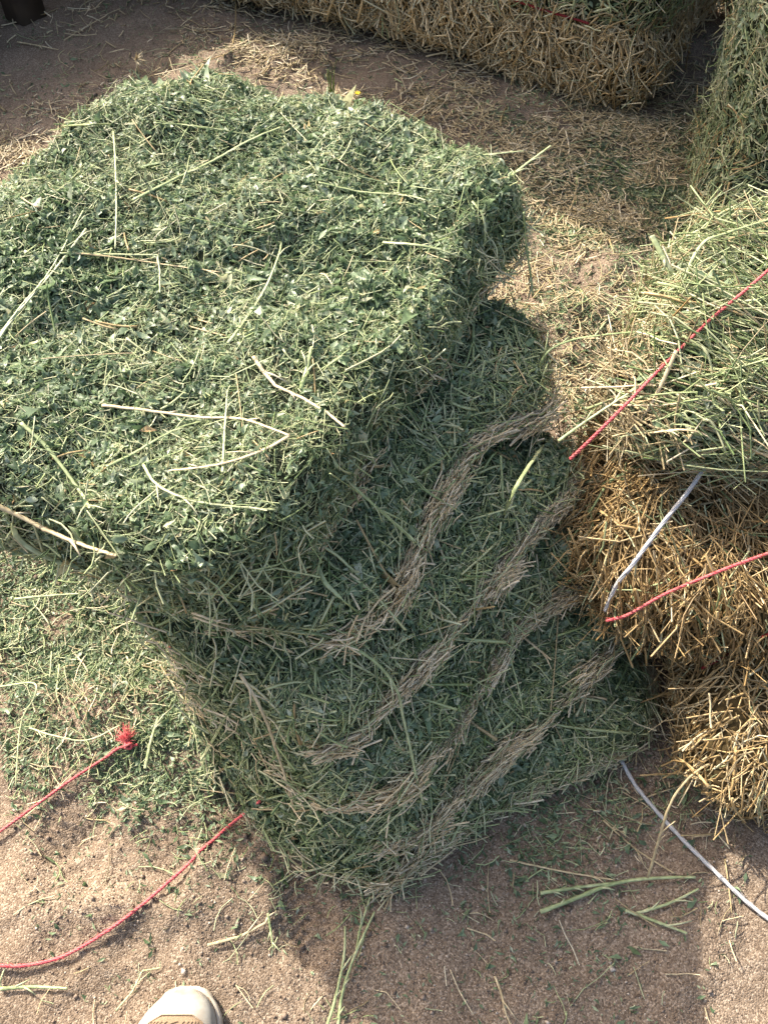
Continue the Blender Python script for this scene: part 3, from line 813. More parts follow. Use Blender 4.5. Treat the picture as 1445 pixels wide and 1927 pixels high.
def twisted(pts, r, pitch=.016, strands=3, n=None):
    P = np.asarray(pts)
    ln = np.sum(np.linalg.norm(np.diff(P, axis=0), axis=1))
    n = n or int(ln / .0028)
    P = spline(P, n)
    t = unit(np.gradient(P, axis=0))
    b = unit(np.cross(np.tile([0, 0, 1.0], (n, 1)), t)); u = np.cross(t, b)
    s = np.concatenate([[0], np.cumsum(np.linalg.norm(np.diff(P, axis=0), axis=1))])
    ms = []
    for k in range(strands):
        a = 2 * PI * (s / pitch + k / strands)
        Q = P + r * .5 * (np.cos(a)[:, None] * b + np.sin(a)[:, None] * u)
        ms.append(tube(Q, r * .62, 5))
    ms += fuzz(P, int(ln * 160), r)
    return merge(ms)

STALKS = [
    ('straw', 'stalk', 'M_STRAW', 0.0026, 0.85, 'long pale straw bent into a sharp V near the front of the sunlit flake',
     [[(-0.3124, 0.6614, 0.5623), (-0.2898, 0.6597, 0.5604), (-0.2668, 0.6574, 0.5588), (-0.2426, 0.6544, 0.5572), (-0.2177, 0.6509, 0.556), (-0.194, 0.648, 0.5569), (-0.1714, 0.6455, 0.5595), (-0.1527, 0.6407, 0.562), (-0.1387, 0.6337, 0.5641), (-0.1258, 0.626, 0.5664), (-0.1131, 0.6179, 0.5691), (-0.1007, 0.6095, 0.5722)],
      [(-0.1013, 0.6081, 0.5728), (-0.1092, 0.5993, 0.5754), (-0.1173, 0.5914, 0.5771), (-0.1276, 0.584, 0.5781), (-0.1411, 0.5769, 0.5783), (-0.1555, 0.5706, 0.578), (-0.1685, 0.5665, 0.5775), (-0.1808, 0.5643, 0.5768), (-0.1925, 0.5634, 0.5755), (-0.2034, 0.5635, 0.5732), (-0.2137, 0.5649, 0.57), (-0.2243, 0.567, 0.5657)]]),
    ('stem', 'stalk', 'M_STEM', 0.0022, 0.75, 'pale stem with its right end bent straight down, left half of the sunlit flake',
     [[(-0.4012, 0.8915, 0.5853), (-0.3918, 0.8954, 0.5818), (-0.3821, 0.899, 0.5786), (-0.3721, 0.9021, 0.5758), (-0.3619, 0.9048, 0.5733), (-0.3514, 0.907, 0.5711), (-0.3391, 0.9093, 0.5691), (-0.3265, 0.9111, 0.5674), (-0.3137, 0.9124, 0.5662), (-0.3008, 0.9133, 0.5653), (-0.2876, 0.9137, 0.5648), (-0.2865, 0.9088, 0.5635), (-0.2852, 0.9036, 0.5626), (-0.2839, 0.8981, 0.5619), (-0.2824, 0.8921, 0.5616), (-0.2808, 0.8858, 0.5617), (-0.2798, 0.8782, 0.5613), (-0.2787, 0.8703, 0.5613), (-0.2774, 0.862, 0.5616), (-0.276, 0.8533, 0.5623), (-0.2745, 0.8443, 0.5634)]]),
    ('straw', 'stalk', 'M_STRAW', 0.002, 0.6, 'tan straw running just below the bent pale stem on the sunlit flake',
     [[(-0.387, 0.8975, 0.5808), (-0.3742, 0.8996, 0.5775), (-0.3612, 0.9011, 0.5746), (-0.3473, 0.9021, 0.5719), (-0.3318, 0.9025, 0.5691), (-0.3145, 0.9023, 0.566), (-0.296, 0.9014, 0.5631), (-0.2774, 0.8998, 0.5608), (-0.2594, 0.8977, 0.5594), (-0.2416, 0.8949, 0.5587), (-0.2239, 0.8914, 0.5586), (-0.2059, 0.8873, 0.559)]]),
    ('stem', 'stalk', 'M_STEM', 0.0026, 0.85, 'long pale stem slanting up from the left edge of the sunlit flake',
     [[(-0.4582, 0.735, 0.564), (-0.4523, 0.7507, 0.5671), (-0.4463, 0.7668, 0.57), (-0.4396, 0.7838, 0.5725), (-0.4319, 0.8015, 0.5745), (-0.4236, 0.82, 0.5762), (-0.4154, 0.8388, 0.5778), (-0.4072, 0.8582, 0.5793), (-0.3991, 0.8781, 0.5807), (-0.3916, 0.8983, 0.5822), (-0.3845, 0.9189, 0.5836), (-0.3773, 0.9401, 0.5849)]]),
    ('stem', 'stalk', 'M_STEM', 0.0018, 0.7, 'thinner pale stem beside the long slanting one at the left edge',
     [[(-0.4598, 0.759, 0.5606), (-0.4515, 0.7682, 0.5666), (-0.4441, 0.7788, 0.5713), (-0.4372, 0.791, 0.5748), (-0.4303, 0.8053, 0.5775), (-0.4233, 0.8214, 0.5788), (-0.4165, 0.8395, 0.5793), (-0.4099, 0.8602, 0.5799), (-0.4038, 0.8842, 0.5815), (-0.3978, 0.9113, 0.584), (-0.3919, 0.9408, 0.5866), (-0.3864, 0.9719, 0.5884)]]),
    ('stem', 'stalk', 'M_STEM', 0.0028, 0.6, 'flat green stem slanting down to the front left rim of the sunlit flake',
     [[(-0.3884, 0.6231, 0.5769), (-0.3787, 0.6154, 0.5735), (-0.3689, 0.6074, 0.5704), (-0.3592, 0.5983, 0.5673), (-0.3495, 0.588, 0.5639), (-0.34, 0.577, 0.5607), (-0.3306, 0.5657, 0.558), (-0.321, 0.5538, 0.5555), (-0.3125, 0.5425, 0.5547), (-0.3063, 0.5333, 0.557), (-0.302, 0.5257, 0.5616), (-0.2977, 0.518, 0.5668)]]),
    ('straw', 'stalk', 'M_STRAW', 0.0036, 0.75, 'thick dry straw lying along the front left rim of the topmost flake',
     [[(-0.4095, 0.5356, 0.5536), (-0.3999, 0.5345, 0.5457), (-0.3894, 0.5325, 0.539), (-0.3785, 0.5294, 0.5336), (-0.3676, 0.5251, 0.5297), (-0.3561, 0.5198, 0.5272), (-0.3435, 0.514, 0.526), (-0.33, 0.5076, 0.5263), (-0.3156, 0.5005, 0.5282), (-0.3006, 0.4929, 0.5316), (-0.2848, 0.4849, 0.5367), (-0.2686, 0.4761, 0.5434)]]),
    ('leaf_blade', 'stalk', 'M_STEM', 0.0042, 0.8, 'pale twisted grass blade hanging over the front left rim',
     [[(-0.3905, 0.5247, 0.5336), (-0.391, 0.5234, 0.5239), (-0.3908, 0.5213, 0.5151), (-0.3883, 0.5191, 0.5067), (-0.3827, 0.5167, 0.4983), (-0.3753, 0.5142, 0.4907), (-0.3673, 0.512, 0.4847), (-0.3578, 0.51, 0.4798), (-0.3492, 0.508, 0.4769), (-0.3438, 0.5058, 0.4769), (-0.3406, 0.5036, 0.4793), (-0.3373, 0.5009, 0.4829)]]),
    ('stem', 'stalk', 'M_STEM', 0.0019, 0.75, 'upright pale stem at the leafy back left of the topmost flake',
     [[(-0.383, 1.1641, 0.5812), (-0.3772, 1.1385, 0.583), (-0.3716, 1.1139, 0.5848), (-0.3664, 1.09, 0.586), (-0.3617, 1.0663, 0.586), (-0.3574, 1.0428, 0.5848), (-0.3536, 1.0197, 0.5828), (-0.3501, 0.9974, 0.5805), (-0.347, 0.9762, 0.5784), (-0.3444, 0.956, 0.5762), (-0.3422, 0.9365, 0.5737), (-0.3401, 0.9179, 0.5708)]]),
    ('stem', 'stalk', 'M_STEM', 0.0032, 0.62, 'thick pale green stem slanting through the leafy back half of the sunlit flake',
     [[(-0.3255, 0.9903, 0.5904), (-0.3091, 1.0103, 0.5881), (-0.2922, 1.0297, 0.5864), (-0.2755, 1.0481, 0.5847), (-0.2595, 1.065, 0.5828), (-0.2435, 1.0813, 0.5813), (-0.2267, 1.0978, 0.5812), (-0.209, 1.1146, 0.5828), (-0.1916, 1.1303, 0.5844), (-0.1754, 1.144, 0.5847), (-0.1603, 1.1562, 0.5842), (-0.1449, 1.1678, 0.5839)]]),
    ('stem', 'stalk', 'M_STEM', 0.0038, 0.5, 'thick green stem end poking out at the back left corner',
     [[(-0.8503, 2.0999, 0.0032), (-0.7284, 1.8258, 0.1737), (-0.6242, 1.5881, 0.3214), (-0.5388, 1.3885, 0.4495), (-0.4677, 1.2243, 0.5509), (-0.4122, 1.0972, 0.6292), (-0.3717, 1.0075, 0.6845), (-0.3457, 0.9554, 0.7167), (-0.3335, 0.941, 0.7257), (-0.3346, 0.9646, 0.7115), (-0.3482, 1.0263, 0.6741), (-0.3738, 1.1263, 0.6133)]]),
    ('stem', 'stalk', 'M_STEM', 0.002, 0.65, 'thin pale stem lying level across the back of the sunlit flake',
     [[(-0.3188, 1.1472, 0.6026), (-0.3089, 1.1492, 0.6005), (-0.2991, 1.1511, 0.5987), (-0.2892, 1.1528, 0.597), (-0.279, 1.1543, 0.5953), (-0.2681, 1.1555, 0.5934), (-0.2563, 1.1565, 0.5911), (-0.2437, 1.1571, 0.5887), (-0.2303, 1.1575, 0.586), (-0.2167, 1.1576, 0.5834), (-0.2028, 1.1574, 0.5809), (-0.1891, 1.157, 0.5786)]]),
    ('stem', 'stalk', 'M_STEM', 0.0024, 0.72, 'curved pale stem in the middle of the sunlit flake',
     [[(-0.1804, 0.7493, 0.571), (-0.174, 0.7725, 0.5658), (-0.1672, 0.7951, 0.5617), (-0.1609, 0.8167, 0.5584), (-0.1554, 0.8369, 0.5555), (-0.1503, 0.8564, 0.5535), (-0.1453, 0.8758, 0.5532), (-0.1404, 0.8954, 0.5549), (-0.1363, 0.9134, 0.5567), (-0.1342, 0.9281, 0.5566), (-0.1337, 0.9405, 0.5554), (-0.1333, 0.9519, 0.5547)]]),
    ('straw', 'stalk', 'M_STRAW', 0.003, 0.95, 'split whitish straw with a kink, right of the middle of the sunlit flake',
     [[(-0.1507, 0.7345, 0.5644), (-0.1477, 0.73, 0.5634), (-0.1448, 0.7255, 0.5625), (-0.1418, 0.721, 0.5616), (-0.1388, 0.7165, 0.5607), (-0.1359, 0.7119, 0.5598), (-0.1331, 0.7081, 0.5598), (-0.1304, 0.7043, 0.5597), (-0.1277, 0.7005, 0.5597), (-0.125, 0.6967, 0.5597), (-0.1223, 0.6929, 0.5598), (-0.116, 0.6893, 0.5596), (-0.1097, 0.6857, 0.5594), (-0.1035, 0.6821, 0.5592), (-0.0973, 0.6785, 0.5591), (-0.091, 0.6748, 0.5591), (-0.0855, 0.6708, 0.5588), (-0.0799, 0.6667, 0.5586), (-0.0743, 0.6626, 0.5584), (-0.0688, 0.6584, 0.5583), (-0.0633, 0.6543, 0.5582), (-0.0592, 0.65, 0.5582), (-0.0552, 0.6457, 0.5583), (-0.0511, 0.6415, 0.5584), (-0.0471, 0.6372, 0.5585), (-0.0431, 0.6328, 0.5586)]]),
    ('stem', 'stalk', 'M_STEM', 0.0036, 0.5, 'short flat bright green stem beside the split whitish straw',
     [[(-0.0937, 0.6909, 0.5563), (-0.0925, 0.6936, 0.5594), (-0.0914, 0.6967, 0.5618), (-0.0903, 0.7003, 0.5638), (-0.0893, 0.7044, 0.5653), (-0.0883, 0.7091, 0.5664), (-0.0875, 0.7144, 0.5672), (-0.0867, 0.7203, 0.5675), (-0.086, 0.7268, 0.5675), (-0.0854, 0.7339, 0.567), (-0.0848, 0.7415, 0.5661), (-0.0843, 0.7496, 0.5647)]]),
    ('stem', 'stalk', 'M_STEM', 0.0022, 0.5, 'curved green stem arching under the V of pale straw',
     [[(-0.2896, 0.5696, 0.5688), (-0.2825, 0.5771, 0.5662), (-0.2751, 0.5845, 0.5638), (-0.2672, 0.5924, 0.5621), (-0.2584, 0.6013, 0.5611), (-0.2492, 0.6101, 0.5604), (-0.2405, 0.6181, 0.5596), (-0.2321, 0.6255, 0.5587), (-0.2239, 0.6322, 0.5577), (-0.2155, 0.6379, 0.5562), (-0.2073, 0.6427, 0.5542), (-0.1989, 0.6473, 0.5524)]]),
    ('stem', 'stalk', 'M_STEM', 0.002, 0.75, 'pale stem crossing under the V of pale straw',
     [[(-0.1656, 0.5558, 0.5772), (-0.1668, 0.5678, 0.5748), (-0.168, 0.5799, 0.5726), (-0.1691, 0.592, 0.5706), (-0.1702, 0.6041, 0.5688), (-0.1712, 0.6161, 0.5671), (-0.1722, 0.628, 0.5655), (-0.1731, 0.6398, 0.564), (-0.1739, 0.6515, 0.5626), (-0.1747, 0.6632, 0.5614), (-0.1755, 0.6748, 0.5604), (-0.1762, 0.6865, 0.5595)]]),
    ('stem', 'stalk', 'M_STEM', 0.0021, 0.8, 'long pale stem curving along the front rim of the topmost flake',
     [[(-0.2544, 0.5787, 0.5626), (-0.2463, 0.5646, 0.567), (-0.2385, 0.5516, 0.5704), (-0.2286, 0.5408, 0.5729), (-0.2163, 0.5321, 0.5742), (-0.2026, 0.5254, 0.5748), (-0.188, 0.5206, 0.5748), (-0.1721, 0.5179, 0.5743), (-0.1559, 0.5166, 0.573), (-0.1404, 0.5162, 0.5709), (-0.1251, 0.5169, 0.568), (-0.1098, 0.5184, 0.5639)]]),
    ('stem', 'stalk', 'M_STEM', 0.0026, 0.65, 'pale stem pointing right across the back right of the sunlit flake',
     [[(-0.088, 1.0525, 0.5734), (-0.0726, 1.0549, 0.5677), (-0.057, 1.0561, 0.5625), (-0.0412, 1.0565, 0.5584), (-0.0252, 1.0562, 0.5557), (-0.0081, 1.0556, 0.5546), (0.0089, 1.0542, 0.5547), (0.0238, 1.0516, 0.5553), (0.035, 1.0478, 0.5562), (0.043, 1.0429, 0.5574), (0.0496, 1.037, 0.5592), (0.0564, 1.0303, 0.5617)]]),
    ('stem', 'stalk', 'M_STEM', 0.003, 0.7, 'thick pale stem near the right rim of the sunlit flake',
     [[(-0.0014, 0.9507, 0.5549), (0.0131, 0.9408, 0.5615), (0.0274, 0.9333, 0.5664), (0.0412, 0.9281, 0.5691), (0.0539, 0.9248, 0.5692), (0.0659, 0.9232, 0.5665), (0.0775, 0.9238, 0.5615), (0.0885, 0.9269, 0.5547), (0.0989, 0.933, 0.5463), (0.1087, 0.9417, 0.5363), (0.1184, 0.953, 0.5243), (0.1289, 0.9666, 0.5102)]]),
    ('stem', 'stalk', 'M_STEM', 0.0024, 0.72, 'bent pale stem drooping near the right corner of the topmost flake',
     [[(0.1191, 1.0305, 0.5597), (0.123, 1.0227, 0.5593), (0.127, 1.016, 0.5582), (0.1308, 1.0101, 0.5563), (0.1333, 1.005, 0.5531), (0.1348, 1.0007, 0.5488), (0.1357, 0.9972, 0.5433), (0.1362, 0.9943, 0.5367), (0.1366, 0.992, 0.5288), (0.1366, 0.9902, 0.5195), (0.1364, 0.9891, 0.509), (0.1364, 0.9888, 0.4979)]]),
    ('stem', 'stalk', 'M_STEM', 0.0022, 0.8, 'pale stem poking out level at the right corner of the topmost flake',
     [[(0.1348, 1.1129, 0.575), (0.1394, 1.1141, 0.5747), (0.1441, 1.1153, 0.5745), (0.1487, 1.1164, 0.5742), (0.1534, 1.1176, 0.574), (0.158, 1.1189, 0.5737), (0.1628, 1.1203, 0.5733), (0.1675, 1.1219, 0.5727), (0.1723, 1.1237, 0.5721), (0.1772, 1.1256, 0.5713), (0.182, 1.1277, 0.5705), (0.1869, 1.1298, 0.5696), (0.1918, 1.1319, 0.5688), (0.1966, 1.1339, 0.568)]]),
    ('stem', 'stalk', 'M_STEM', 0.0028, 0.65, 'green stem sticking up past the right corner of the topmost flake',
     [[(0.1668, 1.0762, 0.56), (0.1716, 1.0811, 0.5607), (0.1764, 1.0861, 0.5614), (0.1811, 1.0912, 0.562), (0.1859, 1.0961, 0.5627), (0.1908, 1.101, 0.5635), (0.1958, 1.1058, 0.5645), (0.201, 1.1104, 0.5656), (0.2063, 1.1148, 0.567), (0.2118, 1.1191, 0.5685), (0.2173, 1.1233, 0.5701), (0.2229, 1.1274, 0.5718), (0.2284, 1.1316, 0.5734), (0.2339, 1.1358, 0.575)]]),
    ('stem', 'stalk', 'M_STEM', 0.003, 0.5, 'dark green stem hanging down from the right corner of the topmost flake',
     [[(0.1886, 1.0194, 0.55), (0.1901, 1.0191, 0.5425), (0.1914, 1.0191, 0.5353), (0.1928, 1.0191, 0.5281), (0.1942, 1.019, 0.5207), (0.1957, 1.0184, 0.5129), (0.1975, 1.0171, 0.5045), (0.1995, 1.0151, 0.4953), (0.2019, 1.0121, 0.4852), (0.2045, 1.0085, 0.4745), (0.2072, 1.0045, 0.4635), (0.21, 1.0003, 0.4522), (0.2128, 0.9961, 0.441), (0.2154, 0.9922, 0.43)]]),
    ('stem', 'stalk', 'M_STEM', 0.0028, 0.45, 'green stem hanging over the right side of the topmost flake',
     [[(0.1276, 1.0064, 0.4227), (0.1269, 0.9903, 0.4261), (0.1263, 0.9747, 0.4293), (0.1256, 0.9595, 0.4324), (0.125, 0.9445, 0.4353), (0.1243, 0.9298, 0.4378), (0.1235, 0.9151, 0.4397), (0.1226, 0.9006, 0.4413), (0.1217, 0.8862, 0.4424), (0.1208, 0.8721, 0.4433), (0.1199, 0.8584, 0.4439), (0.119, 0.845, 0.4445)]]),
    ('stem', 'stalk', 'M_STEM', 0.0026, 0.62, 'yellowish stem slanting down the shaded right side below the sunlit rim',
     [[(-0.0098, 0.6921, 0.5453), (-0.0047, 0.7052, 0.5215), (0.0005, 0.7156, 0.4998), (0.0062, 0.7239, 0.4807), (0.0123, 0.7302, 0.4645), (0.0185, 0.7347, 0.4511), (0.0251, 0.7373, 0.4406), (0.032, 0.738, 0.4328), (0.0392, 0.7367, 0.4278), (0.0466, 0.7335, 0.4257), (0.0541, 0.7284, 0.4263), (0.0613, 0.7211, 0.4295)]]),
    ('stem', 'stalk', 'M_STEM', 0.0026, 0.45, 'darker of two crossed green stems on the shaded side of the second flake',
     [[(-0.037, 0.6032, 0.4943), (-0.0284, 0.5992, 0.485), (-0.0191, 0.5958, 0.475), (-0.0099, 0.5931, 0.4644), (-0.0009, 0.591, 0.453), (0.0079, 0.5895, 0.4409), (0.0166, 0.5887, 0.4281), (0.0254, 0.5885, 0.4146), (0.0343, 0.5891, 0.4005), (0.0434, 0.5906, 0.3857), (0.0531, 0.5928, 0.3703), (0.0631, 0.5952, 0.354)]]),
    ('stem', 'stalk', 'M_STEM', 0.002, 0.6, 'thin stem crossing the darker green one on the second flake',
     [[(-0.0554, 0.5618, 0.5674), (-0.0488, 0.573, 0.5434), (-0.0416, 0.5825, 0.5215), (-0.034, 0.5901, 0.5015), (-0.0264, 0.5957, 0.4834), (-0.0177, 0.5994, 0.4673), (-0.0087, 0.6009, 0.4529), (0.0005, 0.6002, 0.4404), (0.0098, 0.5975, 0.4298), (0.0193, 0.5931, 0.4214), (0.0286, 0.587, 0.4152), (0.0375, 0.5795, 0.4113)]]),
    ('leaf_blade', 'stalk', 'M_STEM', 0.0036, 0.62, 'wide pale grass blade on the right end of the third flake',
     [[(0.157, 0.6657, 0.3423), (0.1569, 0.6546, 0.3763), (0.1581, 0.6498, 0.4006), (0.1611, 0.6514, 0.4154), (0.1664, 0.6596, 0.421), (0.1743, 0.6749, 0.4178), (0.1847, 0.6973, 0.4057), (0.1972, 0.7267, 0.3847), (0.2118, 0.7633, 0.3549), (0.2289, 0.8071, 0.3163), (0.2486, 0.8585, 0.2694), (0.2696, 0.9156, 0.2121)]]),
    ('stem', 'stalk', 'M_STEM', 0.0018, 0.55, 'very long thin stem running down over the right ends of the flakes',
     [[(0.1541, 0.7318, 0.3842), (0.1581, 0.713, 0.3499), (0.1625, 0.6894, 0.3158), (0.1666, 0.6603, 0.282), (0.1691, 0.6327, 0.2528), (0.1723, 0.6056, 0.2276), (0.1778, 0.5788, 0.2063), (0.177, 0.5581, 0.1902), (0.1755, 0.5384, 0.1773), (0.1825, 0.512, 0.1652), (0.187, 0.4905, 0.1577), (0.1888, 0.4732, 0.154)]]),
    ('stem', 'stalk', 'M_STEM', 0.0022, 0.6, 'level pale stem on the shaded side, with a thin stem dangling from it',
     [[(0.0974, 0.564, 0.2496), (0.1043, 0.5656, 0.2494), (0.1113, 0.5674, 0.2491), (0.1183, 0.5694, 0.2484), (0.1253, 0.5714, 0.2475), (0.1323, 0.5734, 0.2462), (0.1393, 0.5753, 0.2446), (0.1463, 0.5772, 0.2426), (0.1533, 0.579, 0.2402), (0.1603, 0.5809, 0.2376), (0.1674, 0.583, 0.2346), (0.1746, 0.5852, 0.2315)],
      [(0.1414, 0.565, 0.2559), (0.147, 0.5662, 0.2353), (0.1522, 0.5655, 0.2174), (0.1556, 0.5614, 0.2013), (0.1581, 0.5539, 0.1872), (0.1591, 0.544, 0.1755), (0.1583, 0.5329, 0.1669), (0.1553, 0.5204, 0.1611), (0.1514, 0.5071, 0.1586), (0.1471, 0.494, 0.1599), (0.1422, 0.4808, 0.1648), (0.137, 0.4665, 0.1729)]]),
    ('straw', 'stalk', 'M_STRAW', 0.0026, 0.7, 'dry kinked straw beside the very long thin stem',
     [[(0.1771, 0.5958, 0.1709), (0.1822, 0.5923, 0.168), (0.1873, 0.5887, 0.1655), (0.1923, 0.5849, 0.1633), (0.1974, 0.5809, 0.1614), (0.2025, 0.5767, 0.1598), (0.2079, 0.5722, 0.1584), (0.2134, 0.5674, 0.1574), (0.2191, 0.5623, 0.1567), (0.2247, 0.5571, 0.1563), (0.2303, 0.5518, 0.1562), (0.2357, 0.5464, 0.1564)]]),
    ('straw', 'stalk', 'M_STRAW', 0.0022, 0.45, 'orange tan straw lying steeply across the fourth flake',
     [[(0.1033, 0.4334, 0.1549), (0.1089, 0.4456, 0.1558), (0.1145, 0.458, 0.157), (0.1201, 0.47, 0.1582), (0.1252, 0.481, 0.1592), (0.1299, 0.4908, 0.1597), (0.1343, 0.5, 0.1601), (0.1387, 0.5091, 0.1606), (0.1433, 0.5185, 0.1614), (0.1479, 0.528, 0.1624), (0.1526, 0.5375, 0.1636), (0.1572, 0.547, 0.1648)]]),
    ('stem', 'stalk', 'M_STEM', 0.0028, 0.62, 'long green stem curving out from under the topmost flake and hanging down',
     [[(-0.1334, 0.4823, 0.3708), (-0.1177, 0.4763, 0.3813), (-0.1027, 0.4728, 0.3866), (-0.0877, 0.4706, 0.3872), (-0.0726, 0.4695, 0.3841), (-0.0565, 0.4675, 0.377), (-0.0379, 0.4632, 0.3663), (-0.0195, 0.4574, 0.3532), (-0.0047, 0.4507, 0.3387), (0.007, 0.4426, 0.3228), (0.0159, 0.4339, 0.3061), (0.0203, 0.4249, 0.2889), (0.0235, 0.4143, 0.2707), (0.0285, 0.4004, 0.251), (0.0338, 0.3844, 0.2301), (0.0388, 0.3694, 0.2088), (0.0443, 0.3554, 0.1868), (0.0499, 0.3416, 0.1632)]]),
    ('straw', 'stalk', 'M_STRAW', 0.0026, 0.85, 'long pale straw hanging down the left end of the lower flakes',
     [[(-0.165, 0.4322, 0.3591), (-0.1596, 0.4259, 0.3504), (-0.1543, 0.4205, 0.3399), (-0.1494, 0.4152, 0.3273), (-0.1449, 0.4093, 0.3123), (-0.1408, 0.4029, 0.295), (-0.1368, 0.396, 0.2755), (-0.1333, 0.3883, 0.2537), (-0.1296, 0.3794, 0.2294), (-0.1252, 0.3695, 0.2026), (-0.1214, 0.3585, 0.1738), (-0.1176, 0.3477, 0.1431)]]),
    ('stem', 'stalk', 'M_STEM', 0.0026, 0.7, 'yellow green stem leaning at the left foot of the stack',
     [[(-0.2659, 0.4517, 0.0233), (-0.2545, 0.4516, 0.0542), (-0.243, 0.4513, 0.085), (-0.2324, 0.4502, 0.1156), (-0.2224, 0.4485, 0.146), (-0.2128, 0.4459, 0.1762), (-0.2046, 0.4424, 0.2062), (-0.1963, 0.4391, 0.2362), (-0.1886, 0.4359, 0.2663), (-0.1826, 0.4323, 0.2964), (-0.1761, 0.4287, 0.3265), (-0.1696, 0.4247, 0.3562)]]),
    ('leaf_blade', 'stalk', 'M_STEM', 0.004, 0.65, 'short folded green blade on the dark front of the second flake',
     [[(-0.0797, 0.5405, 0.4351), (-0.0774, 0.5337, 0.4369), (-0.0754, 0.5273, 0.4383), (-0.0734, 0.5213, 0.439), (-0.0711, 0.5157, 0.4393), (-0.0686, 0.5106, 0.439), (-0.0654, 0.506, 0.4382), (-0.0616, 0.5019, 0.4369), (-0.0574, 0.4983, 0.435), (-0.053, 0.4951, 0.4326), (-0.0486, 0.4921, 0.4297), (-0.0444, 0.4895, 0.4261)]]),
    ('straw_bundle', 'straw bundle', 'M_STRAW', 0.0018, 0.85, 'small bundle of pale straws sticking out under the topmost flake',
     [[(-0.1999, 0.4436, 0.4835), (-0.193, 0.4406, 0.4847), (-0.1869, 0.4386, 0.484), (-0.1812, 0.4376, 0.4814), (-0.1755, 0.4378, 0.4768), (-0.1696, 0.4391, 0.4702), (-0.1631, 0.4418, 0.4616), (-0.156, 0.4458, 0.4511), (-0.1482, 0.4515, 0.4388), (-0.1403, 0.4578, 0.4243), (-0.1323, 0.465, 0.4079), (-0.1244, 0.4732, 0.3894)],
      [(-0.2007, 0.4454, 0.4714), (-0.1933, 0.441, 0.475), (-0.1867, 0.4379, 0.4759), (-0.1807, 0.4363, 0.4741), (-0.1751, 0.4362, 0.4697), (-0.1698, 0.4377, 0.4626), (-0.1645, 0.4409, 0.4528), (-0.1591, 0.4457, 0.4403), (-0.1536, 0.4529, 0.4255), (-0.1482, 0.4608, 0.4076), (-0.143, 0.4702, 0.387), (-0.1378, 0.4808, 0.3636)],
      [(-0.2101, 0.4684, 0.4312), (-0.2079, 0.4767, 0.4109), (-0.2053, 0.4832, 0.393), (-0.2019, 0.4882, 0.3778), (-0.1976, 0.4917, 0.3651), (-0.1926, 0.4936, 0.355), (-0.1866, 0.4941, 0.3474), (-0.1801, 0.4929, 0.3424), (-0.1729, 0.4901, 0.34), (-0.1651, 0.486, 0.3404), (-0.157, 0.4805, 0.3434), (-0.1485, 0.4736, 0.3493)]]),
    ('straw', 'stalk', 'M_STRAW', 0.002, 0.5, 'brownish straw leaning against the left foot of the stack',
     [[(-0.3536, 0.6062, 0.0152), (-0.3454, 0.5954, 0.0142), (-0.337, 0.5841, 0.0141), (-0.3285, 0.5728, 0.0149), (-0.3198, 0.5615, 0.0167), (-0.3107, 0.5497, 0.0193), (-0.3016, 0.5382, 0.023), (-0.2929, 0.5275, 0.0282), (-0.2853, 0.5188, 0.0353), (-0.2785, 0.5116, 0.0442), (-0.272, 0.5049, 0.0544), (-0.2652, 0.4977, 0.0652)]]),
    ('straw', 'stalk', 'M_STRAW', 0.003, 0.9, 'long whitish straw lying on the near corner of the right bale',
     [[(0.367, 0.805, 0.5044), (0.3596, 0.7921, 0.4879), (0.3527, 0.7804, 0.47), (0.3464, 0.7718, 0.4527), (0.3405, 0.7667, 0.4359), (0.3354, 0.7644, 0.4191), (0.3318, 0.7645, 0.4021), (0.33, 0.7678, 0.3855), (0.3288, 0.7717, 0.3668), (0.3267, 0.7739, 0.3435), (0.3244, 0.775, 0.3165), (0.3223, 0.7768, 0.2874)]]),
    ('stem', 'stalk', 'M_STEM', 0.006, 0.72, 'thick pale stem standing up at the back corner of the right bale',
     [[(0.3768, 1.0347, 0.5), (0.3798, 1.029, 0.497), (0.3827, 1.0231, 0.4942), (0.3855, 1.0173, 0.4913), (0.3885, 1.0115, 0.4884), (0.3916, 1.0058, 0.4853), (0.3951, 1.0004, 0.4819), (0.3989, 0.9953, 0.478), (0.4032, 0.9905, 0.4738), (0.4078, 0.9859, 0.4692), (0.4126, 0.9815, 0.4644), (0.4175, 0.9771, 0.4596), (0.4224, 0.9728, 0.4547), (0.4271, 0.9683, 0.45)]]),
    ('stem', 'stalk', 'M_STEM', 0.0034, 0.72, 'bent pale stem arching over the back corner of the right bale',
     [[(0.4041, 0.9102, 0.45), (0.4044, 0.9223, 0.4577), (0.4044, 0.9342, 0.4654), (0.4068, 0.9478, 0.4731), (0.4136, 0.9654, 0.4812), (0.4238, 0.9867, 0.4898), (0.4355, 1.0063, 0.4973), (0.4471, 1.0196, 0.5019), (0.4589, 1.0269, 0.5036), (0.472, 1.032, 0.5043), (0.4875, 1.0382, 0.5054), (0.5062, 1.0452, 0.5069), (0.5267, 1.0523, 0.5085), (0.547, 1.0594, 0.51)]]),
    ('stem', 'stalk', 'M_STEM', 0.0026, 0.45, 'green stem arching through the air from the stack to the right bale',
     [[(0.2102, 0.83, 0.36), (0.2115, 0.8464, 0.379), (0.2133, 0.8613, 0.3973), (0.2162, 0.8701, 0.4132), (0.2212, 0.8755, 0.4266), (0.2325, 0.8817, 0.4346), (0.2488, 0.8878, 0.4381), (0.2634, 0.8902, 0.4423), (0.2765, 0.8887, 0.4469), (0.2935, 0.8871, 0.4515), (0.3155, 0.8858, 0.4562), (0.3386, 0.8837, 0.4608), (0.3614, 0.8803, 0.4654), (0.3845, 0.8766, 0.47)]]),
    ('stem', 'stalk', 'M_STEM', 0.0028, 0.62, 'straight green stem bridging the gap between the stack and the right bale',
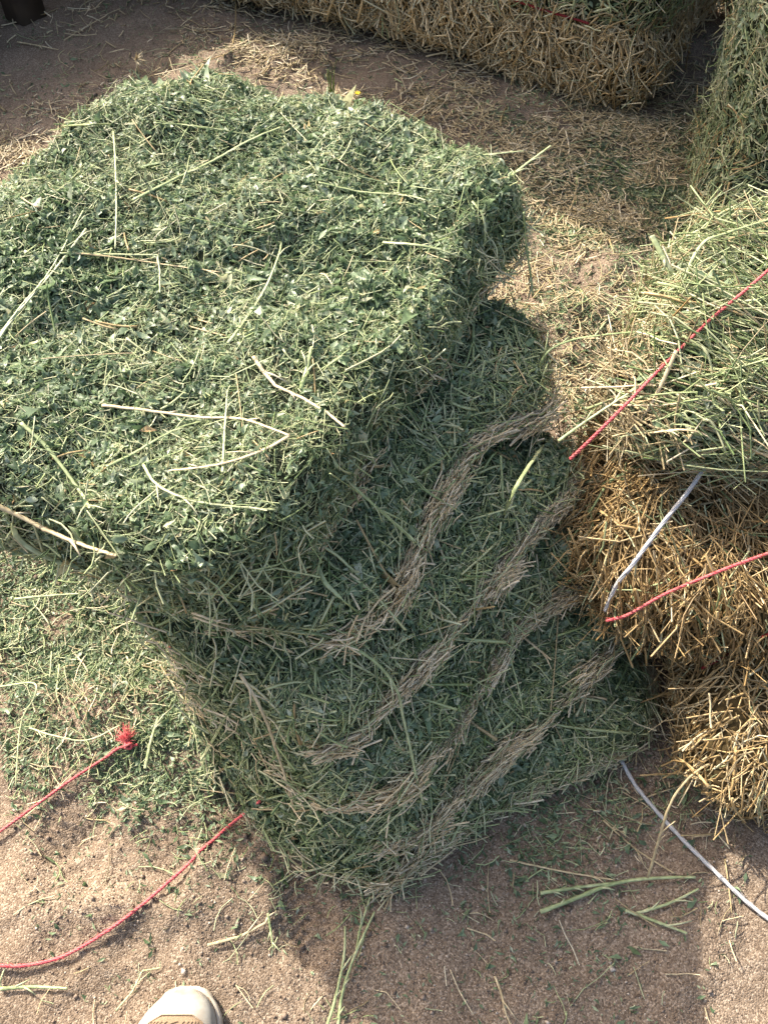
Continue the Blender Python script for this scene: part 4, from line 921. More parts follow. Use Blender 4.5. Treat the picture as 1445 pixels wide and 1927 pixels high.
     [[(0.2284, 0.7438, 0.4), (0.2346, 0.7473, 0.4029), (0.2405, 0.7508, 0.4055), (0.2465, 0.7543, 0.4081), (0.2525, 0.7578, 0.4109), (0.2589, 0.7611, 0.414), (0.2657, 0.7644, 0.4178), (0.2732, 0.7675, 0.4224), (0.2813, 0.7705, 0.4279), (0.2899, 0.7733, 0.4339), (0.2988, 0.776, 0.4404), (0.3078, 0.7787, 0.447), (0.3168, 0.7814, 0.4536), (0.3256, 0.7842, 0.46)]]),
    ('straw', 'stalk', 'M_STRAW', 0.0026, 0.8, 'pale branched straw on the shaded front of the right bale',
     [[(0.3238, 0.7737, 0.3744), (0.3305, 0.7576, 0.3964), (0.3379, 0.7445, 0.4147), (0.3468, 0.7344, 0.4292), (0.3576, 0.7275, 0.4404), (0.3698, 0.723, 0.4475), (0.3824, 0.7202, 0.4494), (0.3953, 0.7196, 0.4464), (0.4116, 0.7195, 0.4386), (0.4343, 0.7176, 0.4257), (0.4625, 0.7145, 0.4079), (0.4931, 0.7133, 0.3868)],
      [(0.3636, 0.728, 0.4059), (0.3666, 0.7249, 0.4123), (0.3701, 0.722, 0.4182), (0.3737, 0.7196, 0.4235), (0.377, 0.7177, 0.4283), (0.3799, 0.7164, 0.4325), (0.382, 0.7158, 0.436), (0.3834, 0.7159, 0.4388), (0.3843, 0.7166, 0.441), (0.385, 0.7178, 0.4427), (0.386, 0.7195, 0.4438), (0.3874, 0.7215, 0.4445)]]),
    ('straw', 'stalk', 'M_STRAW', 0.0022, 0.75, 'pale straw slanting up on the right edge of the right bale',
     [[(0.427, 0.7083, 0.3035), (0.4361, 0.7095, 0.3054), (0.4451, 0.7106, 0.3072), (0.4543, 0.7119, 0.3092), (0.4636, 0.7138, 0.3117), (0.4735, 0.7164, 0.3148), (0.4834, 0.7194, 0.3182), (0.4928, 0.7222, 0.3213), (0.5015, 0.7245, 0.3236), (0.5094, 0.7266, 0.3252), (0.5172, 0.7285, 0.3266), (0.525, 0.7306, 0.328)]]),
    ('straw', 'stalk', 'M_STRAW', 0.0022, 0.8, 'straight pale straw slanting across the golden middle of the right bale',
     [[(0.3608, 0.6749, 0.3098), (0.3649, 0.6681, 0.3086), (0.3692, 0.6613, 0.3072), (0.3735, 0.6547, 0.3057), (0.3777, 0.6483, 0.3042), (0.3818, 0.6424, 0.3026), (0.3857, 0.637, 0.3012), (0.3895, 0.6321, 0.2998), (0.3932, 0.6277, 0.2984), (0.3968, 0.6235, 0.297), (0.4005, 0.6195, 0.2954), (0.4043, 0.6154, 0.2936)]]),
    ('straw', 'stalk', 'M_STRAW', 0.0024, 0.85, 'long pale straw curving along the lower edge of the golden middle of the right bale',
     [[(0.3732, 0.6535, 0.0232), (0.3851, 0.654, 0.012), (0.3961, 0.6529, 0.004), (0.4061, 0.6501, -0.0008), (0.4152, 0.6457, -0.0025), (0.423, 0.6399, -0.0009), (0.4298, 0.6326, 0.0038), (0.4358, 0.6235, 0.0117), (0.4412, 0.6125, 0.0228), (0.446, 0.5997, 0.0371), (0.4497, 0.5854, 0.0547), (0.4518, 0.5701, 0.0755)]]),
    ('straw', 'stalk', 'M_STRAW', 0.0026, 0.9, 'bright straw lying level under the second red string',
     [[(0.403, 0.6065, 0.1247), (0.4141, 0.6118, 0.103), (0.4224, 0.6142, 0.0879), (0.4294, 0.6135, 0.0797), (0.4362, 0.6102, 0.079), (0.4426, 0.6043, 0.0859), (0.4477, 0.5958, 0.1), (0.451, 0.5842, 0.1209), (0.452, 0.5697, 0.1486), (0.4509, 0.5524, 0.1831), (0.4468, 0.5322, 0.2241), (0.4389, 0.5089, 0.2712)]]),
    ('stem', 'stalk', 'M_STEM', 0.0026, 0.62, 'nearer green yellow stem of the crossing pair on the soil at the bottom edge',
     [[(-0.0732, 0.1099, -0.0012), (-0.0702, 0.1183, -0.0002), (-0.0673, 0.1265, 0.0005), (-0.0644, 0.1356, 0.0011), (-0.0615, 0.1465, 0.0016), (-0.0585, 0.1599, 0.0022), (-0.0555, 0.1744, 0.0027), (-0.0532, 0.1882, 0.0031), (-0.052, 0.1997, 0.0029), (-0.0518, 0.2096, 0.0023), (-0.0521, 0.2189, 0.0014), (-0.0523, 0.2285, 0.0003)]]),
    ('stem', 'stalk', 'M_STEM', 0.0026, 0.6, 'longer forked stem of the crossing pair at the bottom edge',
     [[(-0.059, 0.11, -0.0033), (-0.0578, 0.1203, -0.0013), (-0.0567, 0.1307, 0.0003), (-0.0552, 0.1413, 0.0017), (-0.0527, 0.1523, 0.0027), (-0.0493, 0.1636, 0.0034), (-0.0452, 0.1753, 0.0038), (-0.0403, 0.1878, 0.0041), (-0.0345, 0.2012, 0.0041), (-0.0276, 0.2156, 0.0041), (-0.0201, 0.2307, 0.004), (-0.0127, 0.2459, 0.0036)],
      [(-0.0358, 0.1984, 0.0048), (-0.0352, 0.2032, 0.0032), (-0.0348, 0.2077, 0.0018), (-0.0344, 0.2123, 0.0006), (-0.0338, 0.2172, -0.0003), (-0.0327, 0.2225, -0.0009), (-0.0312, 0.2285, -0.0011), (-0.0291, 0.2353, -0.001), (-0.0267, 0.2426, -0.0006), (-0.024, 0.2502, 0.0001), (-0.0213, 0.2578, 0.0012), (-0.0187, 0.2652, 0.0024)]]),
    ('stem', 'stalk', 'M_STEM', 0.0036, 0.6, 'thick pale green forked stem lying on the shaded soil at the lower right',
     [[(0.211, 0.2446, 0.0093), (0.229, 0.2512, 0.0067), (0.2472, 0.2577, 0.0044), (0.266, 0.2645, 0.0028), (0.2857, 0.272, 0.0018), (0.3057, 0.279, 0.0012), (0.3253, 0.2841, 0.0005), (0.3442, 0.2874, -0.0004), (0.3639, 0.2895, -0.001), (0.3856, 0.2907, -0.0008), (0.4087, 0.2909, -0), (0.4318, 0.2909, 0.0012)],
      [(0.2146, 0.2699, 0.0016), (0.2231, 0.271, 0.0026), (0.2315, 0.2721, 0.0032), (0.24, 0.2733, 0.0035), (0.2487, 0.2745, 0.0036), (0.258, 0.2758, 0.0035), (0.2679, 0.2771, 0.0032), (0.2785, 0.2785, 0.0027), (0.2895, 0.2799, 0.0021), (0.3009, 0.2813, 0.0013), (0.3124, 0.2828, 0.0002), (0.3238, 0.2844, -0.0011)]]),
    ('stem', 'stalk', 'M_STRAW', 0.0024, 0.55, 'yellow brown stem arching up from the thick forked stem',
     [[(0.3628, 0.2879, 0.01), (0.3654, 0.2979, 0.022), (0.368, 0.3079, 0.0339), (0.371, 0.3186, 0.0466), (0.3743, 0.3309, 0.0615), (0.3779, 0.3447, 0.0784), (0.3824, 0.358, 0.0939), (0.3886, 0.3692, 0.1049), (0.3964, 0.3787, 0.1124), (0.4053, 0.3872, 0.1174), (0.4151, 0.3952, 0.1207), (0.426, 0.4022, 0.1215), (0.4377, 0.4086, 0.1207), (0.4494, 0.4151, 0.12)]]),
    ('stem', 'stalk', 'M_STEM', 0.003, 0.7, 'V of two short yellow green stems on the shaded soil',
     [[(0.3292, 0.2485, -0.0021), (0.3368, 0.2458, -0.0021), (0.3443, 0.2431, -0.0021), (0.3518, 0.2404, -0.0019), (0.3592, 0.2376, -0.0017), (0.3665, 0.235, -0.0014), (0.3735, 0.2323, -0.0011), (0.3802, 0.2297, -0.0007), (0.3868, 0.2271, -0.0003), (0.3933, 0.2245, 0.0001), (0.3998, 0.2219, 0.0007), (0.4062, 0.2193, 0.0013)],
      [(0.3452, 0.2455, -0.0042), (0.354, 0.2479, -0.0042), (0.363, 0.2502, -0.004), (0.3718, 0.2525, -0.0036), (0.3805, 0.2549, -0.0031), (0.3889, 0.2574, -0.0025), (0.3969, 0.2601, -0.0018), (0.4044, 0.263, -0.001), (0.4116, 0.2661, -0.0002), (0.4187, 0.2693, 0.0008), (0.4257, 0.2724, 0.002), (0.4328, 0.2754, 0.0033)]]),
    ('straw', 'stalk', 'M_STRAW', 0.0018, 0.75, 'thin pale straw lying level on the soil in front of the stack',
     [[(0.1762, 0.3139, 0.0001), (0.1885, 0.3114, -0.0005), (0.2005, 0.3089, -0.001), (0.2126, 0.3064, -0.0016), (0.2249, 0.3039, -0.0021), (0.2375, 0.3014, -0.0024), (0.2506, 0.299, -0.0026), (0.2642, 0.2967, -0.0027), (0.2781, 0.2944, -0.0026), (0.2922, 0.2921, -0.0024), (0.3063, 0.2898, -0.0022), (0.3201, 0.2874, -0.0019)]]),
    ('straw', 'stalk', 'M_STRAW', 0.0018, 0.6, 'thin brown straw slanting down towards the thick forked stem',
     [[(0.3172, 0.3716, -0.0093), (0.3247, 0.3639, -0.0092), (0.332, 0.3562, -0.0092), (0.3393, 0.3486, -0.0092), (0.3467, 0.3412, -0.0092), (0.3544, 0.334, -0.0091), (0.3625, 0.3272, -0.0087), (0.371, 0.3208, -0.0082), (0.3799, 0.3146, -0.0075), (0.3888, 0.3086, -0.0068), (0.3977, 0.3026, -0.0061), (0.4065, 0.2967, -0.0055)]]),
    ('straw', 'stalk', 'M_STRAW', 0.002, 0.7, 'single dry straw at the bottom edge, right of the crossing pair',
     [[(0.1461, 0.1696, -0.0111), (0.148, 0.164, -0.0096), (0.1498, 0.1585, -0.0082), (0.1516, 0.1529, -0.0071), (0.153, 0.1472, -0.0061), (0.1539, 0.1413, -0.0054), (0.1548, 0.1353, -0.0049), (0.1558, 0.1295, -0.0046), (0.1572, 0.1242, -0.0043), (0.1591, 0.1193, -0.0041), (0.161, 0.1146, -0.004), (0.1629, 0.1098, -0.0042)]]),
    ('stem', 'stalk', 'M_STEM', 0.003, 0.6, 'thick green stem on the soil at the lower left edge',
     [[(-0.493, 0.152, 0.0127), (-0.4868, 0.1526, 0.0115), (-0.4807, 0.1533, 0.0106), (-0.4744, 0.1539, 0.0101), (-0.4678, 0.1544, 0.0098), (-0.4607, 0.1547, 0.0096), (-0.4529, 0.1548, 0.0095), (-0.4444, 0.1546, 0.0095), (-0.4355, 0.1542, 0.0096), (-0.4262, 0.1537, 0.01), (-0.4168, 0.1532, 0.0108), (-0.4075, 0.1527, 0.0119)],
      [(-0.4935, 0.1522, 0.0112), (-0.494, 0.1531, 0.0112), (-0.4944, 0.154, 0.0112), (-0.4948, 0.155, 0.0112), (-0.4952, 0.1559, 0.0113), (-0.4956, 0.1568, 0.0114), (-0.4959, 0.1578, 0.0115), (-0.4963, 0.1587, 0.0117), (-0.4966, 0.1596, 0.0119), (-0.497, 0.1606, 0.0121), (-0.4973, 0.1615, 0.0124), (-0.4976, 0.1624, 0.0127)]]),
    ('stem', 'stalk', 'M_STEM', 0.0014, 0.8, 'thin pale crooked stem just left of the shoe',
     [[(-0.3424, 0.1279, 0.0055), (-0.3392, 0.1321, 0.0051), (-0.3359, 0.1363, 0.0048), (-0.3326, 0.1406, 0.0045), (-0.3292, 0.1449, 0.0042), (-0.3258, 0.1491, 0.004), (-0.3238, 0.154, 0.0043), (-0.3217, 0.1589, 0.0046), (-0.3196, 0.1638, 0.0049), (-0.3176, 0.1687, 0.0053), (-0.3154, 0.1736, 0.0058), (-0.3111, 0.1744, 0.0052), (-0.3067, 0.1753, 0.0046), (-0.3024, 0.1761, 0.0041), (-0.298, 0.1769, 0.0037), (-0.2936, 0.1777, 0.0032), (-0.2936, 0.1791, 0.0039), (-0.2937, 0.1805, 0.0047), (-0.2937, 0.1819, 0.0054), (-0.2937, 0.1833, 0.0062), (-0.2938, 0.1847, 0.007)]]),
    ('straw', 'stalk', 'M_STRAW', 0.0026, 0.8, 'crumpled tan straw with leaves on the sunlit soil above the shoe',
     [[(-0.2336, 0.2038, 0.0083), (-0.2309, 0.2045, 0.0079), (-0.2282, 0.2052, 0.0075), (-0.2255, 0.2059, 0.0071), (-0.2228, 0.2066, 0.0068), (-0.2201, 0.2074, 0.0064), (-0.2143, 0.209, 0.0056), (-0.2085, 0.2107, 0.0049), (-0.2026, 0.2124, 0.0042), (-0.1968, 0.214, 0.0035), (-0.1909, 0.2157, 0.0029), (-0.1848, 0.219, 0.0025), (-0.1787, 0.2224, 0.0021), (-0.1726, 0.2257, 0.0018), (-0.1664, 0.2291, 0.0015), (-0.1602, 0.2324, 0.0013), (-0.1592, 0.2345, 0.0014), (-0.1582, 0.2366, 0.0016), (-0.1572, 0.2387, 0.0017), (-0.1562, 0.2408, 0.0019), (-0.1552, 0.243, 0.0021)]]),
    ('stem', 'stalk', 'M_STEM', 0.0022, 0.6, 'short green stem standing beside the crumpled tan straw',
     [[(-0.1573, 0.2441, 0.0024), (-0.1565, 0.2406, 0.002), (-0.1556, 0.2372, 0.0015), (-0.1548, 0.2337, 0.0009), (-0.1539, 0.2303, 0.0001), (-0.1531, 0.2267, -0.0009), (-0.1523, 0.223, -0.0019), (-0.1515, 0.2191, -0.0032), (-0.1507, 0.2152, -0.0045), (-0.1499, 0.2112, -0.006), (-0.1491, 0.2072, -0.0077), (-0.1484, 0.2033, -0.0094)]]),
    ('stem', 'stalk', 'M_STEM', 0.0028, 0.55, 'level olive stem on the litter below the front left rim',
     [[(-0.5895, 0.6988, 0.06), (-0.5816, 0.6997, 0.06), (-0.5737, 0.7007, 0.06), (-0.5658, 0.7016, 0.06), (-0.5578, 0.7026, 0.06), (-0.5499, 0.7034, 0.06), (-0.5421, 0.7043, 0.06), (-0.5343, 0.705, 0.06), (-0.5265, 0.7057, 0.06), (-0.5187, 0.7063, 0.06), (-0.511, 0.7069, 0.06), (-0.5033, 0.7074, 0.06), (-0.4956, 0.708, 0.06), (-0.4879, 0.7086, 0.06)]]),
    ('stem', 'stalk', 'M_STEM', 0.002, 0.75, 'pale bent stem standing over the litter at the left edge',
     [[(-0.5946, 0.5663, 0.02), (-0.5736, 0.5645, 0.0302), (-0.5522, 0.5629, 0.0406), (-0.5352, 0.5601, 0.0487), (-0.526, 0.5553, 0.0527), (-0.5226, 0.549, 0.0537), (-0.5231, 0.5416, 0.052), (-0.5263, 0.5339, 0.0468), (-0.5347, 0.5271, 0.037), (-0.5438, 0.5176, 0.0262), (-0.5478, 0.5009, 0.0186), (-0.546, 0.4751, 0.0147), (-0.5414, 0.4445, 0.0124), (-0.5371, 0.4142, 0.01)]]),
    ('stem', 'stalk', 'M_STEM', 0.0032, 0.72, 'thick yellow green stem beside the frayed red knot',
     [[(-0.3517, 0.4397, 0.0129), (-0.3508, 0.4468, 0.0147), (-0.35, 0.4539, 0.0165), (-0.3492, 0.4611, 0.0183), (-0.3483, 0.4683, 0.0199), (-0.3474, 0.4753, 0.0214), (-0.3463, 0.482, 0.0227), (-0.3451, 0.4886, 0.0238), (-0.3438, 0.495, 0.0248), (-0.3424, 0.5014, 0.0256), (-0.3411, 0.5078, 0.0264), (-0.3398, 0.5143, 0.0271)]]),
    ('stem', 'stalk', 'M_STEM', 0.0018, 0.75, 'pale stem lying over the frayed red tuft',
     [[(-0.5347, 0.5007, 0.0171), (-0.5223, 0.4959, 0.0203), (-0.5103, 0.4912, 0.023), (-0.4982, 0.487, 0.0251), (-0.4854, 0.4837, 0.0265), (-0.472, 0.4803, 0.027), (-0.4582, 0.4778, 0.027), (-0.4446, 0.4772, 0.0271), (-0.4315, 0.4799, 0.028), (-0.4187, 0.4854, 0.0293), (-0.406, 0.4924, 0.0307), (-0.3934, 0.4994, 0.0314)]]),
    ('twig', 'twig', 'M_STRAWO', 0.003, 0.35, 'brown dry curving twig on the soil behind the stack',
     [[(-0.6592, 2.3255, 0.0129), (-0.6006, 2.3105, 0.034), (-0.5479, 2.3054, 0.0491), (-0.5066, 2.3092, 0.0579), (-0.474, 2.323, 0.0606), (-0.4479, 2.3478, 0.0577), (-0.4285, 2.3837, 0.0492), (-0.4181, 2.4335, 0.0409), (-0.4179, 2.4972, 0.0334), (-0.4224, 2.5755, 0.0259), (-0.4304, 2.6691, 0.0203), (-0.4411, 2.776, 0.0124)]]),
    ('straw', 'stalk', 'M_STRAW', 0.0036, 0.7, 'dry straw on the dark soil near the platform leg',
     [[(-1.0397, 2.5384, 0.003), (-1.0272, 2.5331, 0.0038), (-1.0147, 2.5281, 0.0045), (-1.0023, 2.5234, 0.0051), (-0.9901, 2.5188, 0.0055), (-0.9783, 2.5144, 0.0058), (-0.9668, 2.5101, 0.006), (-0.9556, 2.506, 0.006), (-0.9447, 2.5021, 0.0059), (-0.934, 2.4983, 0.0056), (-0.9235, 2.4949, 0.0052), (-0.913, 2.4916, 0.0047)]]),
    ('straw', 'stalk', 'M_STRAW', 0.0032, 0.6, 'long dry straw slanting up on the dark soil at the back left',
     [[(-0.9112, 2.5507, 0.0008), (-0.9044, 2.5558, 0.0029), (-0.8984, 2.5619, 0.0043), (-0.8927, 2.5691, 0.0052), (-0.8867, 2.5777, 0.0057), (-0.8798, 2.5881, 0.0059), (-0.8713, 2.6004, 0.006), (-0.8613, 2.6147, 0.0061), (-0.8503, 2.6306, 0.0059), (-0.8388, 2.648, 0.0054), (-0.8273, 2.6666, 0.0044), (-0.8166, 2.6861, 0.0029)]]),
    ('red_twine', 'twine', None, 0.0023, 0.5, 'red twine on the sunlit soil curving under the stack',
     [[(-0.5122, 0.179, 0.0168), (-0.5011, 0.1784, 0.0176), (-0.4907, 0.1778, 0.0172), (-0.4804, 0.1776, 0.0159), (-0.4697, 0.1784, 0.0144), (-0.4584, 0.1802, 0.0128), (-0.4465, 0.1825, 0.0115), (-0.4339, 0.1858, 0.0108), (-0.4206, 0.1904, 0.0107), (-0.4064, 0.197, 0.0112), (-0.391, 0.2055, 0.0123), (-0.3751, 0.2153, 0.0137), (-0.359, 0.226, 0.0153), (-0.3434, 0.2374, 0.0167), (-0.3278, 0.25, 0.018), (-0.3124, 0.2637, 0.0175), (-0.2974, 0.2782, 0.0162), (-0.2831, 0.293, 0.0133), (-0.2692, 0.3089, 0.0091), (-0.2556, 0.3255, 0.0084), (-0.2424, 0.3416, -0.0013), (-0.2295, 0.3561, -0.0054), (-0.217, 0.3676, -0.0059), (-0.2041, 0.3758, 0.0009), (-0.1898, 0.3798, 0.02), (-0.1728, 0.3781, 0.0579)]]),
    ('RTK', 'twine', None, 0.0021, 0.5, 'red twine ending in a frayed knot on the green litter',
     [[(-0.5595, 0.3418, 0.0018), (-0.5457, 0.3539, 0.0017), (-0.531, 0.3657, 0.0031), (-0.5162, 0.3772, 0.0053), (-0.5015, 0.3883, 0.0078), (-0.4872, 0.3993, 0.0103), (-0.473, 0.4101, 0.0125), (-0.4588, 0.4209, 0.0141), (-0.4434, 0.4323, 0.0151), (-0.4281, 0.4434, 0.0157), (-0.415, 0.4529, 0.0163), (-0.4062, 0.4595, 0.0172), (-0.4007, 0.4638, 0.0184), (-0.3959, 0.4669, 0.0195), (-0.3895, 0.4696, 0.0201), (-0.382, 0.4713, 0.0201), (-0.3741, 0.4724, 0.0197), (-0.3664, 0.4738, 0.019)]]),
    ('white_cord', 'cord', None, 0.0036, 0.5, 'white cord running from the stack across the shaded soil',
     [[(0.3444, 0.4797, 0.0015), (0.3476, 0.4729, 0.0002), (0.3511, 0.4669, -0.0024), (0.355, 0.4604, -0.0054), (0.3593, 0.4528, -0.008), (0.3632, 0.4443, -0.01), (0.3672, 0.4348, -0.011), (0.3723, 0.4237, -0.0111), (0.3796, 0.4103, -0.0102), (0.3894, 0.3944, -0.0086), (0.4006, 0.3771, -0.0064), (0.4123, 0.3598, -0.0039), (0.4238, 0.3432, -0.0013), (0.4363, 0.3264, 0.0012), (0.4489, 0.3103, 0.0034), (0.4604, 0.296, 0.005), (0.4697, 0.2845, 0.0058), (0.4772, 0.2756, 0.0059), (0.4841, 0.2679, 0.0055), (0.4917, 0.2601, 0.0052), (0.5004, 0.2518, 0.0052), (0.5095, 0.2434, 0.0059), (0.5185, 0.235, 0.0072), (0.5271, 0.2266, 0.0092)]]),
    ('WC2', 'cord', None, 0.0034, 0.5, 'x',
     [[(0.4239, 0.7215, 0.372), (0.4157, 0.7112, 0.3686), (0.4075, 0.7008, 0.3652), (0.3992, 0.6907, 0.3615), (0.3908, 0.6811, 0.3577), (0.3826, 0.6724, 0.354), (0.3739, 0.6633, 0.3496), (0.3638, 0.6523, 0.3436), (0.3509, 0.6375, 0.3355), (0.3371, 0.6216, 0.3262), (0.3253, 0.6084, 0.3168), (0.3177, 0.6011, 0.3083), (0.3128, 0.5978, 0.3001), (0.3093, 0.5956, 0.2912), (0.3059, 0.592, 0.2804), (0.3032, 0.5876, 0.2675), (0.301, 0.583, 0.2537), (0.2988, 0.5785, 0.24)]]),
    ('TW1', 'twine', None, 0.0021, 0.5, 'upper',
     [[(0.2415, 0.7176, 0.395), (0.2485, 0.7203, 0.4043), (0.2553, 0.7227, 0.4137), (0.2626, 0.7258, 0.4229), (0.2709, 0.7305, 0.4314), (0.2799, 0.7365, 0.4391), (0.2897, 0.7436, 0.4463), (0.3004, 0.7521, 0.4533), (0.3126, 0.7623, 0.4604), (0.3265, 0.7747, 0.4677), (0.3415, 0.7884, 0.475), (0.357, 0.8026, 0.4818), (0.3723, 0.8165, 0.488), (0.3882, 0.831, 0.4938), (0.4042, 0.8455, 0.4991), (0.4194, 0.859, 0.5036), (0.4331, 0.8708, 0.5073), (0.4454, 0.881, 0.51), (0.4571, 0.8906, 0.5123), (0.4691, 0.9007, 0.5146), (0.4817, 0.9117, 0.5172), (0.4946, 0.9231, 0.5198), (0.5075, 0.9347, 0.5224), (0.5204, 0.9462, 0.525)]]),
    ('TW2', 'twine', None, 0.0021, 0.5, 'x',
     [[(0.2981, 0.5639, 0.24), (0.3037, 0.5627, 0.2455), (0.309, 0.5613, 0.2509), (0.3151, 0.5605, 0.2566), (0.3231, 0.5612, 0.2635), (0.333, 0.5638, 0.2715), (0.3444, 0.5676, 0.2804), (0.3566, 0.5715, 0.2896), (0.3695, 0.5746, 0.2987), (0.3838, 0.5772, 0.3087), (0.3986, 0.5795, 0.3187), (0.4127, 0.5819, 0.3273), (0.4247, 0.5846, 0.3332), (0.4352, 0.5874, 0.3369), (0.4449, 0.5903, 0.3393), (0.4548, 0.5932, 0.3415), (0.4653, 0.5962, 0.3439), (0.476, 0.5993, 0.3461), (0.4867, 0.6024, 0.348), (0.4974, 0.6055, 0.35)]]),
    ('TW3', 'twine', None, 0.0021, 0.5, 'x',
     [[(0.4415, 0.5291, 0.165), (0.4476, 0.5304, 0.1718), (0.4537, 0.532, 0.1781), (0.4597, 0.5335, 0.1845), (0.4657, 0.5347, 0.1916), (0.4716, 0.5354, 0.2), (0.4772, 0.5354, 0.2105), (0.4826, 0.5346, 0.2229), (0.4878, 0.5334, 0.2367), (0.493, 0.5318, 0.2513), (0.4981, 0.5302, 0.2659), (0.5033, 0.5288, 0.28)]]),
    ('TW4', 'twine', None, 0.003, 0.5, 'back',
     [[(0.3217, 2.3149, 0.2218), (0.3354, 2.3064, 0.2207), (0.3491, 2.298, 0.2196), (0.3634, 2.2895, 0.2185), (0.3781, 2.2809, 0.2174), (0.3934, 2.2723, 0.2164), (0.4092, 2.2637, 0.2157), (0.4257, 2.2551, 0.2154), (0.4428, 2.2463, 0.2149), (0.461, 2.237, 0.2139), (0.4802, 2.2273, 0.2125), (0.4993, 2.2175, 0.2111)]]),
]
LINES = {}
for nm, cat, mt, r, tint, lab, lines in STALKS:
    if mt is None:
        LINES[nm] = (r, lines)
        continue
    V, F, tt = stalk_mesh(lines, r, tint, nm == 'leaf_blade')
    o = build(nm, V, F, MATS[mt], tint=tt, smooth=True)
    tag(o, lab, cat)

def fibres(c, d, n, length, rad, spread, mat, name, parent, curl=.4):
    ms = []
    d = np.asarray(d, float) / np.linalg.norm(d)
    for i in range(n):
        v = d + RNG.normal(0, spread, 3); v /= np.linalg.norm(v)
        w = RNG.normal(0, curl, 3)
        L = length * RNG.uniform(.6, 1.1)
        t = np.linspace(0, 1, 5)[:, None]
        P = np.asarray(c) + RNG.normal(0, .0012, 3) + L * (t * v + .35 * t * t * w)
        P[:, 2] = np.maximum(P[:, 2], gz(P[:, 0], P[:, 1]) + .002)
        ms.append(tube(P, rad * np.array([1, 1, .9, .8, .5]), 3, 1))
    V, F = merge(ms)
    return build(name, V, F, mat, parent=parent)

# red twine curving under the stack, red twine with a frayed knot, white cords
r, ln = LINES['red_twine']
V, F = twisted(ln[0], r)
tag(build('red_twine', V, F, M_TWINE, smooth=True), 'red twine on the sunlit soil curving up from the shoe side and under the stack', 'twine')
r, ln = LINES['RTK']
kn = np.array(ln[0][-1]) * .45 + np.array(ln[0][-4]) * .55
rt = empty('red_twine', 'red twine on the green litter ending in a knot with a frayed tuft', 'twine', tuple(kn))
V, F = twisted(ln[0], r)
build('strand', V - kn, F, M_TWINE, smooth=True, parent=rt)
ms = []
for k in range(3):
    a = np.linspace(0, 2 * PI, 22)
    ex = RNG.normal(0, 1, 3); ex /= np.linalg.norm(ex); ey = np.cross(ex, RNG.normal(0, 1, 3)); ey /= np.linalg.norm(ey)
    P = np.cos(a)[:, None] * ex * .0055 + np.sin(a)[:, None] * ey * .0042 + np.array([0, 0, .003])
    ms.append(tube(P, .0021, 6))
V, F = merge(ms)
build('knot', V, F, M_TWINE, smooth=True, parent=rt)
for dv, nn, lf in (((-.75, .75, .25), 60, .019), ((.10, .95, .35), 70, .022), ((-.2, .8, .6), 30, .014)):
    fibres(np.array([-.002, .002, .004]), dv, nn, lf, .00042, .15, M_TWINE, 'frayed_end', rt, .8)
for (x, y, lab) in ((-.343, .646, 'upper of two scraps of red fibre in the litter below the topmost flake'), (-.332, .620, 'lower of two scraps of red fibre in the litter below the topmost flake')):
    z = float(gz(x, y)) + .006
    ms = []
    for i in range(26):
        v = np.array([RNG.normal(.6, .5), RNG.normal(-.2, .5), RNG.normal(.1, .25)])
        v /= np.linalg.norm(v)
        t = np.linspace(-.5, .5, 4)[:, None]
        P = np.array([x, y, z]) + RNG.normal(0, .002, 3) + .014 * RNG.uniform(.5, 1) * (t * v + t * t * RNG.normal(0, .5, 3))
        ms.append(tube(P, .0006, 3))
    V, F = merge(ms)
    tag(build('twine_scrap', V, F, M_TWINE), lab, 'twine scrap', 'red fibre scraps in the litter')
for key, lab in (('white_cord', 'white cord running out from under the stack across the shaded soil'), ('WC2', 'white cord hanging down the golden side of the right bale')):
    r, ln = LINES[key]
    V, F = twisted(ln[0], r * .8, .09, 4)
    tag(build('white_cord', V, F, M_CORD, smooth=True), lab, 'cord')
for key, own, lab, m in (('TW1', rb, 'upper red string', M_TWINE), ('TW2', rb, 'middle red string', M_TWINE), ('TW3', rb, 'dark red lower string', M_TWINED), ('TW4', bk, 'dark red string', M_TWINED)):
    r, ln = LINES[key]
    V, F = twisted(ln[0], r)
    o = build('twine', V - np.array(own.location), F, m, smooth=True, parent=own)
    o['label'] = lab

# ---------------------------------------------------------------- shoe at the bottom edge
shoe = empty('shoe', 'worn off white shoe with brown perforated knit panel, toe showing at the bottom edge', 'shoe', (-.258, .02, 0))
so = np.array([-.258, .02, 0])
def half(s):
    q = min(s / .115, 1)
    w = .0605 * (1 - (1 - q)**2.5)**.47
    if s > .14:
        w *= 1 - .22 * math.sin(min((s - .14) / .12, 1) * PI / 2)**2
    if s > .25:
        w *= max(.0, 1 - ((s - .25) / .062)**2.4)**.5
    return w
def mid(s):
    return -.258 + .007 * math.exp(-(s / .05)**2) - .004 * math.sin(min(s / .2, 1) * PI)
TOEY = .153
SS = np.concatenate([np.linspace(0.0006, .03, 9), np.linspace(.037, .25, 20), np.linspace(.258, .3105, 8)])
def outline_ring(grow, z):
    Lp = [(mid(s) - half(s) - grow, TOEY - s + (grow if s < .01 else 0), z) for s in SS]
    Rp = [(mid(s) + half(s) + grow, TOEY - s + (grow if s < .01 else 0), z) for s in SS[::-1]]
    return np.array(Lp + Rp)
gr = float(gz(-.26, .1))
zs = [(-.002, gr - .002), (.0025, gr + .003), (.0035, gr + .012), (.0030, gr + .019), (.0012, gr + .0225), (-.0035, gr + .0230)]
V, F = tube(np.concatenate([outline_ring(-.0028, gr + .0235)[24::-1], outline_ring(-.0028, gr + .0235)[:-26:-1]]), .0008, 5)
build('seam', V - so, F, M_MESHP, smooth=True, parent=shoe)
rings = np.array([outline_ring(g, z) for g, z in zs])
m = rings.shape[1]
V = rings.reshape(-1, 3)
ii = np.arange(len(zs) * m).reshape(len(zs), m)
